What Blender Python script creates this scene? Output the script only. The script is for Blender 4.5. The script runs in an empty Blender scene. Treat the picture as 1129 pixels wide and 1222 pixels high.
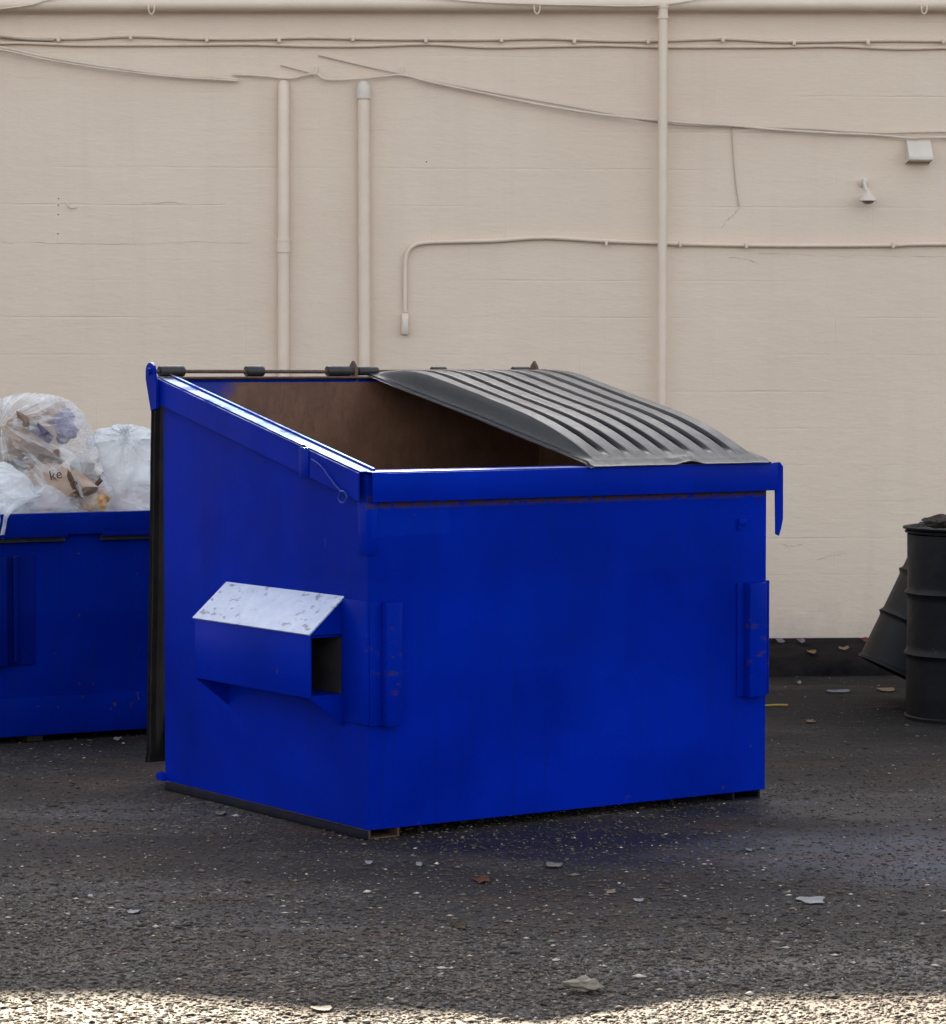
import bpy, bmesh, math, random
import numpy as np
from mathutils import Vector, Matrix, noise
R = math.radians
PI = math.pi
random.seed(7)
rng = np.random.default_rng(11)
S = bpy.context.scene
COL = S.collection

# ------------------------------------------------------------------ camera numbers
F = 3500.0; PITCH = 0.0493; CH = 1.6
def ray(px, py):
    d = (px - 564.5) / F; u = -(py - 611) / F
    return Vector((d, math.cos(PITCH) + u * math.sin(PITCH), -math.sin(PITCH) + u * math.cos(PITCH)))
CAM = Vector((0, 0, CH))
def at(px, py, Y):
    r = ray(px, py); return CAM + r * (Y / r.y)
def ground(px, py, z=0.0):
    r = ray(px, py); return CAM + r * ((z - CH) / r.z)
WA = R(4.0)
WO = Vector((2.0, 16.25, 0)); WE = Vector((math.cos(WA), math.sin(WA), 0)); WN = Vector((math.sin(WA), -math.cos(WA), 0))
def wl(px, py, off=0.0):
    """wall-local (along, out, height) of the wall point seen at px, py"""
    r = ray(px, py); P0 = WO + WN * off
    t = (P0 - CAM).dot(WN) / r.dot(WN); X = CAM + r * t - WO
    return Vector((X.dot(WE), off, X.z))
# wall-local frame: x along, y towards the camera (out of the wall), z up  (kept right-handed by building with -y)
WM = Matrix.Translation(WO) @ Matrix.Rotation(WA, 4, 'Z')

# ------------------------------------------------------------------ mesh helpers
def add_box(bm, x0, x1, y0, y1, z0, z1, bev=0.0, mi=0, M=None):
    vs = [bm.verts.new((x, y, z)) for z in (z0, z1) for y in (y0, y1) for x in (x0, x1)]
    q = [(0, 2, 3, 1), (4, 5, 7, 6), (0, 1, 5, 4), (2, 6, 7, 3), (0, 4, 6, 2), (1, 3, 7, 5)]
    fs = [bm.faces.new([vs[i] for i in k]) for k in q]
    for f in fs: f.material_index = mi
    allv = set(vs)
    if bev > 0:
        es = list({e for f in fs for e in f.edges})
        r = bmesh.ops.bevel(bm, geom=es, offset=bev, segments=2, affect='EDGES', profile=0.5)
        allv = set(v for v in vs if v.is_valid) | {v for v in r['verts'] if v.is_valid}
        for f in r['faces']: f.material_index = mi
    if M is not None:
        for v in allv: v.co = M @ v.co
def add_prism(bm, pts, axis, a0, a1, mi=0, bev=0.0):
    """closed 2-D outline extruded along axis (0=x,1=y,2=z); pts are the two other coordinates in order"""
    def mk(p, a):
        c = [p[0], p[1]]; c.insert(axis, a); return bm.verts.new(c)
    A = [mk(p, a0) for p in pts]; B = [mk(p, a1) for p in pts]; n = len(pts)
    fs = [bm.faces.new(A), bm.faces.new(list(reversed(B)))]
    for i in range(n):
        fs.append(bm.faces.new((A[i], B[i], B[(i + 1) % n], A[(i + 1) % n])))
    for f in fs: f.material_index = mi
    if bev:
        bmesh.ops.bevel(bm, geom=list({e for f in fs for e in f.edges}), offset=bev, segments=1, affect='EDGES')
def add_tube(bm, pts, r, seg=10, mi=0, cap=True):
    pts = [Vector(p) for p in pts]; rings = []
    up = Vector((0, 0, 1)); n = len(pts)
    rr = r if hasattr(r, '__len__') else [r] * n
    prev = None
    for i, p in enumerate(pts):
        t = (pts[min(i + 1, n - 1)] - pts[max(i - 1, 0)]).normalized()
        if prev is None:
            a = t.orthogonal().normalized()
        else:
            a = (prev - t * prev.dot(t)).normalized()
        prev = a; b = t.cross(a)
        rings.append([bm.verts.new(p + (a * math.cos(2 * PI * k / seg) + b * math.sin(2 * PI * k / seg)) * rr[i]) for k in range(seg)])
    for i in range(n - 1):
        for k in range(seg):
            f = bm.faces.new((rings[i][k], rings[i][(k + 1) % seg], rings[i + 1][(k + 1) % seg], rings[i + 1][k])); f.material_index = mi
    if cap:
        bm.faces.new(list(reversed(rings[0]))).material_index = mi; bm.faces.new(rings[-1]).material_index = mi
def add_lathe(bm, prof, seg=48, M=None, mi=0, cap0=False, cap1=False):
    rings = []
    for (r, z) in prof:
        ring = []
        for k in range(seg):
            v = Vector((r * math.cos(2 * PI * k / seg), r * math.sin(2 * PI * k / seg), z))
            ring.append(bm.verts.new(M @ v if M else v))
        rings.append(ring)
    for i in range(len(rings) - 1):
        for k in range(seg):
            bm.faces.new((rings[i][k], rings[i][(k + 1) % seg], rings[i + 1][(k + 1) % seg], rings[i + 1][k])).material_index = mi
    if cap0: bm.faces.new(list(reversed(rings[0]))).material_index = mi
    if cap1: bm.faces.new(rings[-1]).material_index = mi
def smooth_path(pts, sub=6):
    pts = [Vector(p) for p in pts]; out = []
    for i in range(len(pts) - 1):
        p0 = pts[max(i - 1, 0)]; p1 = pts[i]; p2 = pts[i + 1]; p3 = pts[min(i + 2, len(pts) - 1)]
        for k in range(sub):
            t = k / sub
            out.append(0.5 * ((2 * p1) + (p2 - p0) * t + (2 * p0 - 5 * p1 + 4 * p2 - p3) * t * t + (3 * p1 - p0 - 3 * p2 + p3) * t ** 3))
    out.append(pts[-1]); return out
def obj(name, bm, mats, parent=None, M=None, ang=35, origin=None, recalc=True):
    """link bm as one mesh object. M: matrix of the object (world, or local under parent). origin: move the pivot there (local)."""
    if recalc: bmesh.ops.recalc_face_normals(bm, faces=bm.faces[:])
    if origin is not None:
        o = Vector(origin)
        for v in bm.verts: v.co -= o
        M = (M or Matrix()) @ Matrix.Translation(o)
    me = bpy.data.meshes.new(name); bm.to_mesh(me); bm.free()
    for m in (mats if isinstance(mats, (list, tuple)) else [mats]): me.materials.append(m)
    if ang is not None:
        me.shade_smooth(); me.set_sharp_from_angle(angle=R(ang))
    ob = bpy.data.objects.new(name, me); COL.objects.link(ob)
    if parent is not None: ob.parent = parent
    if M is not None: ob.matrix_local = M
    return ob
def tag(o, label=None, cat=None, group=None, kind=None):
    if label: o['label'] = label
    if cat: o['category'] = cat
    if group: o['group'] = group
    if kind: o['kind'] = kind
    return o
def empty(name, M, label, cat, group=None):
    o = bpy.data.objects.new(name, None); COL.objects.link(o); o.matrix_world = M
    o.empty_display_size = 0.1
    return tag(o, label, cat, group)
def sst(x):
    x = min(1, max(0, x)); return x * x * (3 - 2 * x)

# ------------------------------------------------------------------ material helpers
class NT:
    def __init__(s, name):
        s.m = bpy.data.materials.new(name); s.m.use_nodes = True
        s.t = s.m.node_tree; s.b = s.t.nodes['Principled BSDF']; s.out = s.t.nodes['Material Output']
        s._co = None
    def n(s, typ, **kw):
        nd = s.t.nodes.new(typ)
        for k, v in kw.items():
            if k in ('ins',):
                for a, b in v.items(): s.set(nd.inputs[a], b)
            else: setattr(nd, k, v)
        return nd
    def set(s, sock, v):
        if isinstance(v, bpy.types.NodeSocket): s.t.links.new(v, sock)
        elif isinstance(v, bpy.types.Node): s.t.links.new(v.outputs[0], sock)
        else: sock.default_value = v
    def co(s):
        if s._co is None: s._co = s.n('ShaderNodeTexCoord')
        return s._co.outputs['Object']
    def mapped(s, scale=(1, 1, 1), loc=(0, 0, 0), rot=(0, 0, 0)):
        m = s.n('ShaderNodeMapping'); s.set(m.inputs['Vector'], s.co())
        m.inputs['Scale'].default_value = scale; m.inputs['Location'].default_value = loc; m.inputs['Rotation'].default_value = rot
        return m.outputs[0]
    def noise(s, scale, detail=4, rough=0.55, vec=None, dist=0.0):
        nd = s.n('ShaderNodeTexNoise'); s.set(nd.inputs['Vector'], vec if vec is not None else s.co())
        nd.inputs['Scale'].default_value = scale; nd.inputs['Detail'].default_value = detail
        nd.inputs['Roughness'].default_value = rough; nd.inputs['Distortion'].default_value = dist
        return nd.outputs[0]
    def vor(s, scale, vec=None, feature='F1', out='Distance'):
        nd = s.n('ShaderNodeTexVoronoi', feature=feature); s.set(nd.inputs['Vector'], vec if vec is not None else s.co())
        nd.inputs['Scale'].default_value = scale
        return nd.outputs[out]
    def ramp(s, fac, stops):
        nd = s.n('ShaderNodeValToRGB'); s.set(nd.inputs[0], fac); e = nd.color_ramp.elements
        while len(e) < len(stops): e.new(0.5)
        for el, (p, c) in zip(e, stops):
            el.position = p; el.color = (c, c, c, 1) if not hasattr(c, '__len__') else (*c, 1)
        return nd.outputs[0]
    def mix(s, fac, a, b, mode='MIX'):
        nd = s.n('ShaderNodeMix', data_type='RGBA', blend_type=mode)
        s.set(nd.inputs[0], fac)
        for i, v in ((6, a), (7, b)):
            if isinstance(v, tuple): v = (*v, 1) if len(v) == 3 else v
            s.set(nd.inputs[i], v)
        return nd.outputs[2]
    def math(s, op, a, b=0.0, c=None):
        nd = s.n('ShaderNodeMath', operation=op); s.set(nd.inputs[0], a); s.set(nd.inputs[1], b)
        if c is not None: s.set(nd.inputs[2], c)
        return nd.outputs[0]
    def sep(s, v):
        nd = s.n('ShaderNodeSeparateXYZ'); s.set(nd.inputs[0], v); return nd.outputs
    def bump(s, h, strength=0.3, dist=0.01, normal=None):
        nd = s.n('ShaderNodeBump'); s.set(nd.inputs['Height'], h)
        nd.inputs['Strength'].default_value = strength; nd.inputs['Distance'].default_value = dist
        if normal is not None: s.set(nd.inputs['Normal'], normal)
        return nd.outputs[0]
    def p(s, **kw):
        names = dict(color='Base Color', rough='Roughness', metal='Metallic', normal='Normal', spec='Specular IOR Level', coat='Coat Weight', coatr='Coat Roughness', alpha='Alpha')
        for k, v in kw.items():
            if isinstance(v, tuple) and len(v) == 3: v = (*v, 1)
            s.set(s.b.inputs[names[k]], v)
        return s

def band(t, v, lo, hi, soft):
    """1 between lo and hi"""
    a = t.n('ShaderNodeMapRange', interpolation_type='SMOOTHSTEP'); t.set(a.inputs[0], v)
    a.inputs[1].default_value = lo - soft; a.inputs[2].default_value = lo + soft
    b = t.n('ShaderNodeMapRange', interpolation_type='SMOOTHSTEP'); t.set(b.inputs[0], v)
    b.inputs[1].default_value = hi - soft; b.inputs[2].default_value = hi + soft; b.inputs[3].default_value = 1; b.inputs[4].default_value = 0
    return t.math('MULTIPLY', a.outputs[0], b.outputs[0])

def make_blue(name, dirt=1.0, rustbands=(), worn=0.0, base=(0.0001, 0.0130, 0.285), chip=0.70, onlyfront=False, rustmix=0.9, spec=0.05):
    t = NT(name)
    big = t.noise(1.7, 3)
    c = t.mix(t.ramp(big, [(0.35, 0), (0.65, 1)]), tuple(x * 0.78 for x in base), tuple(x * 1.18 for x in base))
    # repainted patches, slightly different blue with straight-ish edges
    br = t.n('ShaderNodeTexBrick'); t.set(br.inputs['Vector'], t.mapped((0.9, 0.9, 0.9), (0.13, 0.2, 0.05), (R(90), 0, 0)))
    br.inputs['Color1'].default_value = (0, 0, 0, 1); br.inputs['Color2'].default_value = (1, 1, 1, 1); br.inputs['Mortar'].default_value = (.5, .5, .5, 1)
    br.inputs['Scale'].default_value = 1.4; br.inputs['Mortar Size'].default_value = 0.0; br.inputs['Brick Width'].default_value = 0.62; br.inputs['Row Height'].default_value = 0.41
    c = t.mix(t.math('MULTIPLY', br.outputs[0], 0.16), c, (base[0] + .002, base[1] + 0.013, base[2] * 1.18))
    if onlyfront:                                       # the touched-up patch at the top left of the front panel
        px_ = t.sep(t.co()); nz_ = t.math('MULTIPLY', t.math('SUBTRACT', t.noise(20, 3), .5), .03)
        pm_ = t.math('MULTIPLY', band(t, t.math('ADD', px_[0], nz_), 0.012, 0.33, .006), band(t, t.math('ADD', px_[2], nz_), 1.03, 1.2, .006))
        c = t.mix(t.math('MULTIPLY', pm_, 0.55), c, (0.0006, 0.022, 0.34))
        sk = t.ramp(t.noise(7, 4, 0.6, t.mapped((5, 5, 0.9), (1, 7, 3))), [(0.735, 0), (0.76, 1)])
        c = t.mix(t.math('MULTIPLY', sk, 0.5), c, (0.05, 0.12, 0.42))
    # long horizontal scuffs
    sc = t.noise(9, 5, 0.7, t.mapped((0.35, 0.35, 9)))
    sc2 = t.noise(2.3, 2, 0.5)
    scm = t.math('MULTIPLY', t.ramp(sc, [(0.62, 0), (0.72, 1)]), t.ramp(sc2, [(0.45, 0), (0.62, 1)]))
    c = t.mix(t.math('MULTIPLY', scm, 0.30), c, (0.003, 0.038, 0.42))
    # vertical run marks
    vr = t.noise(14, 4, 0.6, t.mapped((2.2, 2.2, 0.12)))
    c = t.mix(t.math('MULTIPLY', t.ramp(vr, [(0.56, 0), (0.72, 1)]), 0.28 * dirt), c, (0.004, 0.014, 0.10))
    # chips down to rust
    ch = t.noise(23, 6, 0.62)
    chm = t.ramp(ch, [(chip, 0), (chip + 0.03, 1)])
    xyz = t.sep(t.co())
    for (ax, lo, hi, soft, thr) in rustbands:
        bm_ = band(t, xyz[ax], lo, hi, soft)
        rn = t.noise(17, 6, 0.7, t.mapped((1, 1, 1.6), (3, 1, 2)))
        bm_ = t.math('MULTIPLY', bm_, t.math('LESS_THAN', xyz[1], 0.0012)) if onlyfront else bm_
        chm = t.math('MAXIMUM', chm, t.math('MULTIPLY', t.math('MULTIPLY', bm_, t.ramp(rn, [(thr, 0), (thr + .10, 1)])), rustmix))
    chm_ = chm
    rust = t.mix(t.noise(60, 3), (0.018, 0.011, 0.007), (0.085, 0.048, 0.016))
    c = t.mix(chm, c, rust)
    rgh = t.math('ADD', t.math('MULTIPLY', t.noise(6, 5, 0.6), 0.22), 0.24)
    rgh = t.math('ADD', rgh, t.math('MULTIPLY', chm, 0.3))
    metal = 0.0
    if worn:
        g = t.n('ShaderNodeNewGeometry'); nz = t.sep(g.outputs['True Normal'])[2]
        w = t.math('MULTIPLY', t.ramp(nz, [(0.6, 0), (0.75, 1)]), t.ramp(t.noise(7, 5, 0.7, t.mapped((1, 1, 1), (5, 5, 5))), [(0.33, 0), (0.50, worn)]))
        c = t.mix(w, c, (0.58, 0.57, 0.55)); metal = w
        rgh = t.math('ADD', t.math('MULTIPLY', rgh, t.math('SUBTRACT', 1, w)), t.math('MULTIPLY', w, 0.36))
    h = t.math('ADD', t.math('MULTIPLY', t.noise(2.2, 2), 1.0), t.math('MULTIPLY', t.noise(45, 3), 0.03))
    h = t.math('SUBTRACT', h, t.math('MULTIPLY', chm, 0.05))
    t.p(color=c, rough=rgh, normal=t.bump(h, 0.55, 0.02), metal=metal, spec=spec)
    t.b.inputs['Specular Tint'].default_value = (0.12, 0.35, 1, 1)
    return t.m

M_body = make_blue('blue painted steel', rustbands=[(2, 1.126, 1.165, 0.010, 0.40), (2, 0.02, 0.065, 0.025, 0.60)], onlyfront=True)
M_rim = make_blue('blue painted rim steel', worn=1.0, chip=0.72, spec=0.07)
M_rim_front = make_blue('blue painted front rim steel', worn=0.35, chip=0.72, spec=0.07)
M_bracket = make_blue('blue painted bracket steel', chip=0.69, rustmix=0.6, rustbands=[(2, 0.47, 0.70, 0.07, 0.56)], onlyfront=True)
M_rear = make_blue('weathered blue steel', dirt=2.2, base=(0.0006, 0.0105, 0.20), chip=0.66)
M_rearb = make_blue('weathered blue bracket steel', dirt=2.2, base=(0.001, 0.008, 0.15), chip=0.67)

def make_sleeve_top():
    t = NT('blue steel with sky sheen')
    s = t.noise(14, 5, 0.65, t.mapped((1.6, 1, 1.6)))
    c = t.mix(t.ramp(s, [(0.4, 0), (0.7, 1)]), (0.27, 0.34, 0.52), (0.37, 0.44, 0.60))  # pale blue base paints in the sky's reflection on the slope
    d = t.noise(38, 5, 0.6, t.mapped((1, 0.5, 1)))
    dm = t.math('MULTIPLY', t.ramp(d, [(0.57, 0), (0.63, 1)]), t.ramp(t.noise(5, 2), [(0.38, 0), (0.55, 1)]))
    c = t.mix(dm, c, (0.03, 0.05, 0.12))
    st = t.noise(20, 3, 0.5, t.mapped((1, 3, 0.4), (0, 0, 0), (0, 0, R(10))))
    c = t.mix(t.math('MULTIPLY', t.ramp(st, [(0.58, 0), (0.7, 1)]), 0.35), c, (0.22, 0.28, 0.45))
    t.p(color=c, rough=0.34, spec=0.6, normal=t.bump(t.noise(40, 4), 0.15, 0.004)); return t.m
M_sleeve_top = make_sleeve_top()

def make_interior():
    t = NT('rusty steel interior')
    n1 = t.noise(3.5, 6, 0.65); n2 = t.noise(30, 5, 0.7, t.mapped((1.5, 1.5, 0.35)))
    c = t.mix(t.ramp(n1, [(0.3, 0), (0.7, 1)]), (0.085, 0.040, 0.024), (0.205, 0.102, 0.056))
    c = t.mix(t.math('MULTIPLY', t.ramp(n2, [(0.5, 0), (0.75, 1)]), 0.6), c, (0.055, 0.032, 0.022))
    x, y, z = t.sep(t.co())
    # blue paint that has survived in the upper left corner of the back panel
    a = t.math('ADD', t.math('MULTIPLY', x, 1.5), t.math('MULTIPLY', t.math('SUBTRACT', 1.56, z), 1.3))
    a = t.math('ADD', a, t.math('MULTIPLY', t.math('SUBTRACT', t.noise(6, 5, 0.6), 0.5), 0.35))
    m = t.ramp(a, [(0.40, 1), (0.56, 0)])
    c = t.mix(m, c, (0.001, 0.012, 0.24))
    t.p(color=c, rough=0.55, normal=t.bump(t.noise(50, 5, 0.7), 0.4, 0.004), spec=0.4); return t.m
M_inside = make_interior()

def make_simple(name, ca, cb, scale=8, rough=0.6, bump=0.2, bscale=60, spec=0.5, metal=0.0, bdist=0.003, stretch=(1, 1, 1)):
    t = NT(name)
    c = t.mix(t.ramp(t.noise(scale, 5, 0.65, t.mapped(stretch)), [(0.32, 0), (0.68, 1)]), ca, cb)
    t.p(color=c, rough=rough, normal=t.bump(t.noise(bscale, 4, 0.6), bump, bdist), spec=spec, metal=metal); return t.m
M_rust = make_simple('rusty skid steel', (0.030, 0.016, 0.010), (0.11, 0.05, 0.022), 22, 0.8, 0.5)
M_skid = make_simple('dirty dark blue skid', (0.002, 0.004, 0.018), (0.012, 0.010, 0.012), 9, 0.7, 0.3, spec=.15)
M_rod = make_simple('brown rusty rod', (0.05, 0.026, 0.018), (0.12, 0.06, 0.04), 30, 0.55, 0.2)
M_black = make_simple('black rubber', (0.010, 0.010, 0.011), (0.024, 0.023, 0.023), 20, 0.5, 0.2)
M_dark_hole = make_simple('brown black steel', (0.008, 0.007, 0.008), (0.03, 0.022, 0.02), 14, 0.75, 0.3)  # near-black brown for the sleeve inside, rim gap strips and rear skids
M_wire = make_simple('blue painted wire', (0.001, 0.01, 0.2), (0.01, 0.04, 0.3), 40, 0.35, 0.0)

def make_lid():
    t = NT('weathered dark plastic lid')
    n = t.noise(4, 5, 0.6); f = t.noise(120, 3, 0.7)
    c = t.mix(t.ramp(n, [(0.3, 0), (0.7, 1)]), (0.014, 0.0125, 0.016), (0.030, 0.027, 0.031))
    g = t.n('ShaderNodeNewGeometry'); nz = t.sep(g.outputs['True Normal'])[2]
    dust_sheen = t.math('MULTIPLY', t.ramp(nz, [(0.86, 0), (0.96, 1)]), t.ramp(f, [(0.38, 0.15), (0.62, 1)]))
    c = t.mix(t.math('MULTIPLY', dust_sheen, 0.45), c, (0.13, 0.145, 0.195))  # dust on upward faces, tinted pale blue to carry the sky's sheen
    # pale scrapes
    s = t.noise(26, 5, 0.7, t.mapped((1, 0.35, 1)))
    c = t.mix(t.math('MULTIPLY', t.ramp(s, [(0.70, 0), (0.73, 1)]), 0.6), c, (0.35, 0.33, 0.32))
    h = t.math('ADD', t.noise(160, 3, 0.6), t.math('MULTIPLY', t.noise(22, 3), 0.6))
    t.p(color=c, rough=t.math('ADD', 0.24, t.math('MULTIPLY', t.noise(18, 4), 0.20)), normal=t.bump(h, 0.28, 0.004), spec=0.55, coat=0.22, coatr=0.25); return t.m
M_lid = make_lid()
M_lid_old = make_simple('faded brown black plastic lid', (0.017, 0.013, 0.012), (0.042, 0.033, 0.028), 6, 0.6, 0.3, 90)

def make_wall():
    t = NT('cream painted block wall')
    x, y, z = t.sep(t.co())
    zn = t.math('ADD', z, t.math('MULTIPLY', t.math('SUBTRACT', t.noise(2.5, 4, 0.6), 0.5), 0.012))
    zl = wl(440, 290).z % 0.2032
    fr = t.math('PINGPONG', t.math('SUBTRACT', zn, zl), 0.1016)          # 0 on a bed joint
    joint = t.ramp(t.math('DIVIDE', fr, 0.1016), [(0.0, 1), (0.03, 0.7), (0.07, 0)])
    jn = t.noise(1.1, 5, 0.7, t.mapped((0.55, 1, 4.9)))
    jm = t.math('MULTIPLY', joint, t.ramp(jn, [(0.50, 0.03), (0.74, 1)]))
    # head joints every 0.406 m, staggered, very faint
    row = t.math('FLOOR', t.math('DIVIDE', t.math('SUBTRACT', zn, zl), 0.2032))
    xs = t.math('ADD', x, t.math('MULTIPLY', row, 0.2032))
    fx = t.math('PINGPONG', xs, 0.2032)
    hj = t.ramp(t.math('DIVIDE', fx, 0.2032), [(0.0, 1), (0.025, 0)])
    hm = t.math('MULTIPLY', hj, t.ramp(t.noise(1.7, 4, 0.6, t.mapped((1, 1, 1), (9, 3, 4))), [(0.55, 0), (0.75, 0.6)]))
    jm = t.math('MAXIMUM', jm, hm)
    brush = t.noise(34, 6, 0.65, t.mapped((0.5, 1, 2.0)))
    roll = t.noise(9, 4, 0.55, t.mapped((0.6, 1, 1.6)))
    big = t.noise(0.9, 4, 0.55)
    c = t.mix(t.ramp(big, [(0.3, 0), (0.7, 1)]), (0.675, 0.545, 0.430), (0.735, 0.605, 0.482))
    c = t.mix(t.math('MULTIPLY', t.ramp(brush, [(0.42, 0), (0.7, 1)]), 0.13), c, (0.59, 0.47, 0.37))
    c = t.mix(t.math('MULTIPLY', jm, 0.16), c, (0.36, 0.285, 0.225))
    # grime running down and splash near the pavement
    st = t.noise(3.2, 5, 0.6, t.mapped((2.4, 1, 0.16)))
    c = t.mix(t.math('MULTIPLY', t.ramp(st, [(0.52, 0), (0.78, 1)]), 0.09), c, (0.36, 0.31, 0.27))
    sp = t.math('MULTIPLY', t.ramp(t.math('ADD', z, t.math('MULTIPLY', t.noise(5, 5, 0.7), 0.7)), [(0.25, 1), (0.62, 0)]), 0.5)
    c = t.mix(sp, c, (0.30, 0.27, 0.25))
    pt = t.noise(13, 5, 0.75)
    pm = t.math('MULTIPLY', t.ramp(pt, [(0.69, 0), (0.71, 1)]), 0.5)
    c = t.mix(pm, c, (0.66, 0.59, 0.50))
    h = t.math('ADD', t.math('MULTIPLY', brush, 0.30), t.math('MULTIPLY', roll, 0.55))
    h = t.math('SUBTRACT', h, t.math('MULTIPLY', jm, 0.5))
    h = t.math('ADD', h, t.math('MULTIPLY', pm, 0.4))
    h = t.math('ADD', h, t.math('MULTIPLY', t.noise(150, 3, 0.6), 0.06))
    t.p(color=c, rough=0.62, normal=t.bump(h, 0.62, 0.010), spec=0.35); return t.m
M_wall = make_wall()
M_pipe = make_simple('cream painted pipe', (0.675, 0.548, 0.435), (0.735, 0.608, 0.487), 5, 0.45, 0.12, 40)
M_conduit = make_simple('cream painted conduit', (0.65, 0.53, 0.42), (0.72, 0.595, 0.475), 7, 0.5, 0.1, 60)
M_cable = make_simple('pale painted cable', (0.56, 0.46, 0.37), (0.70, 0.60, 0.49), 6, 0.5, 0.05, 60)
M_cablegrey = make_simple('greyish bare cable', (0.38, 0.31, 0.25), (0.50, 0.41, 0.33), 9, 0.6, 0.05, 60)
M_white = make_simple('off white painted metal', (0.60, 0.53, 0.45), (0.68, 0.61, 0.53), 7, 0.4, 0.08, 50)
M_bulb = make_simple('brownish lamp glass', (0.20, 0.12, 0.08), (0.26, 0.17, 0.11), 9, 0.2, 0.0)
M_crack = make_simple('grey brown crack', (0.30, 0.235, 0.19), (0.42, 0.34, 0.275), 20, 0.9, 0.0)
M_roof = make_simple('grey roofing felt', (0.10, 0.10, 0.10), (0.17, 0.165, 0.16), 4, 0.9, 0.4)

def make_ground():
    t = NT('worn asphalt')
    g1 = t.noise(70, 6, 0.72); g2 = t.noise(11, 5, 0.65)
    c = t.mix(t.ramp(g1, [(0.36, 0), (0.66, 1)]), (0.012, 0.011, 0.012), (0.056, 0.049, 0.046))
    h = t.math('MULTIPLY', g1, 0.9)
    # stones of the aggregate worn flush with the surface, three sizes
    for k, (sc, lo, c0, c1, c2) in enumerate(((27, .52, (0.016, 0.015, 0.018), (0.070, 0.061, 0.056), (0.17, 0.148, 0.122)),
                                              (54, .45, (0.013, 0.012, 0.015), (0.076, 0.068, 0.064), (0.22, 0.195, 0.165)),
                                              (105, .40, (0.011, 0.010, 0.013), (0.070, 0.063, 0.060), (0.30, 0.27, 0.23)))):
        v = t.n('ShaderNodeTexVoronoi'); t.set(v.inputs['Vector'], t.mapped((1, 1, 1), (k * 3.1, k * 1.7, 0))); v.inputs['Scale'].default_value = sc
        rgb = t.sep(v.outputs['Color'])
        m = t.math('MULTIPLY', t.ramp(v.outputs['Distance'], [(0.34, 1), (0.50, 0)]), t.math('GREATER_THAN', rgb[0], lo))
        c = t.mix(m, c, t.ramp(rgb[1], [(0.0, c0), (0.6, c1), (1.0, c2)]))
        h = t.math('ADD', h, t.math('MULTIPLY', m, (0.8, 0.5, 0.25)[k]))
    c = t.mix(t.math('MULTIPLY', t.ramp(g2, [(0.50, 0), (0.70, 1)]), 0.30), c, (0.085, 0.075, 0.068))
    x, y, z = t.sep(t.co())
    n1 = t.noise(0.55, 5, 0.6); n2 = t.noise(2.6, 5, 0.65)
    c = t.mix(t.math('MULTIPLY', t.ramp(n1, [(0.44, 0), (0.58, 1)]), 0.62), c, (0.018, 0.0155, 0.0160))
    c = t.mix(t.math('MULTIPLY', t.ramp(n2, [(0.48, 0), (0.66, 1)]), 0.50), c, (0.046, 0.031, 0.024))
    pb_ = t.noise(0.9, 4, 0.6, t.mapped((0.45, 1.5, 1), (2, 5, 0), (0, 0, R(-14))))
    c = t.mix(t.math('MULTIPLY', t.ramp(pb_, [(0.42, 1), (0.55, 0)]), 0.70), c, (0.022, 0.0155, 0.0135))
    c = t.mix(t.math('MULTIPLY', t.ramp(pb_, [(0.56, 0), (0.68, 1)]), 0.40), c, (0.085, 0.080, 0.090))
    # oily black band in front of the kerb and round the drums
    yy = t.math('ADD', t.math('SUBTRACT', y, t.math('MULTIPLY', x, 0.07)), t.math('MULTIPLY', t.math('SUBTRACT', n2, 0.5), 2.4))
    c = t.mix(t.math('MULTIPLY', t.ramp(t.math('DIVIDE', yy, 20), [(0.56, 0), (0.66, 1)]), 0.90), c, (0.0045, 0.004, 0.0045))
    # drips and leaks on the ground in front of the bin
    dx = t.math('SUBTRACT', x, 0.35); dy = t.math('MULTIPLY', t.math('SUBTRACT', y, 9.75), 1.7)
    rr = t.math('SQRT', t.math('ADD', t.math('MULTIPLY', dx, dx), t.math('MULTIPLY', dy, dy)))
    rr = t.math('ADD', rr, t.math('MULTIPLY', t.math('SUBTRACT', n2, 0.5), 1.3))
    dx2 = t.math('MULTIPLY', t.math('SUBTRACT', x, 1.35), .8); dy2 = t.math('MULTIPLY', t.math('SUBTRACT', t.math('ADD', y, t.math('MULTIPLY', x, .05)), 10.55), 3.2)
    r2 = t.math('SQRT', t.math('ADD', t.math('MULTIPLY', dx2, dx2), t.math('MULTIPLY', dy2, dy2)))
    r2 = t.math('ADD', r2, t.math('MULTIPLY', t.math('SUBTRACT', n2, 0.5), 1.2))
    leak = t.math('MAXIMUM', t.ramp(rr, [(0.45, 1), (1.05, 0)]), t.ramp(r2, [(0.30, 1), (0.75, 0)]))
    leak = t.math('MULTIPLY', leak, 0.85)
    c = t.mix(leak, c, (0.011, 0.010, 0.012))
    # pale bluish sky sheen at the right, painted into the colour
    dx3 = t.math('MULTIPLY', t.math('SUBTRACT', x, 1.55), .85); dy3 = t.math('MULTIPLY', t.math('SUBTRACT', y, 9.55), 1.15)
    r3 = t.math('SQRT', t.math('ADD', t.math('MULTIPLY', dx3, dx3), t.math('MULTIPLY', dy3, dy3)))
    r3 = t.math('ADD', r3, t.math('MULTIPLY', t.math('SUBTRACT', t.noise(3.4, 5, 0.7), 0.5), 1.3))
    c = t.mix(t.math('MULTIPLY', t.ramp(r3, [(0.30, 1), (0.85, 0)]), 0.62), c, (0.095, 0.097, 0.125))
    # dark tyre-blackened swathe on the left
    sw = t.math('ADD', t.math('ADD', y, t.math('MULTIPLY', x, 0.42)), t.math('MULTIPLY', t.math('SUBTRACT', n2, .5), 1.6))
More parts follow.
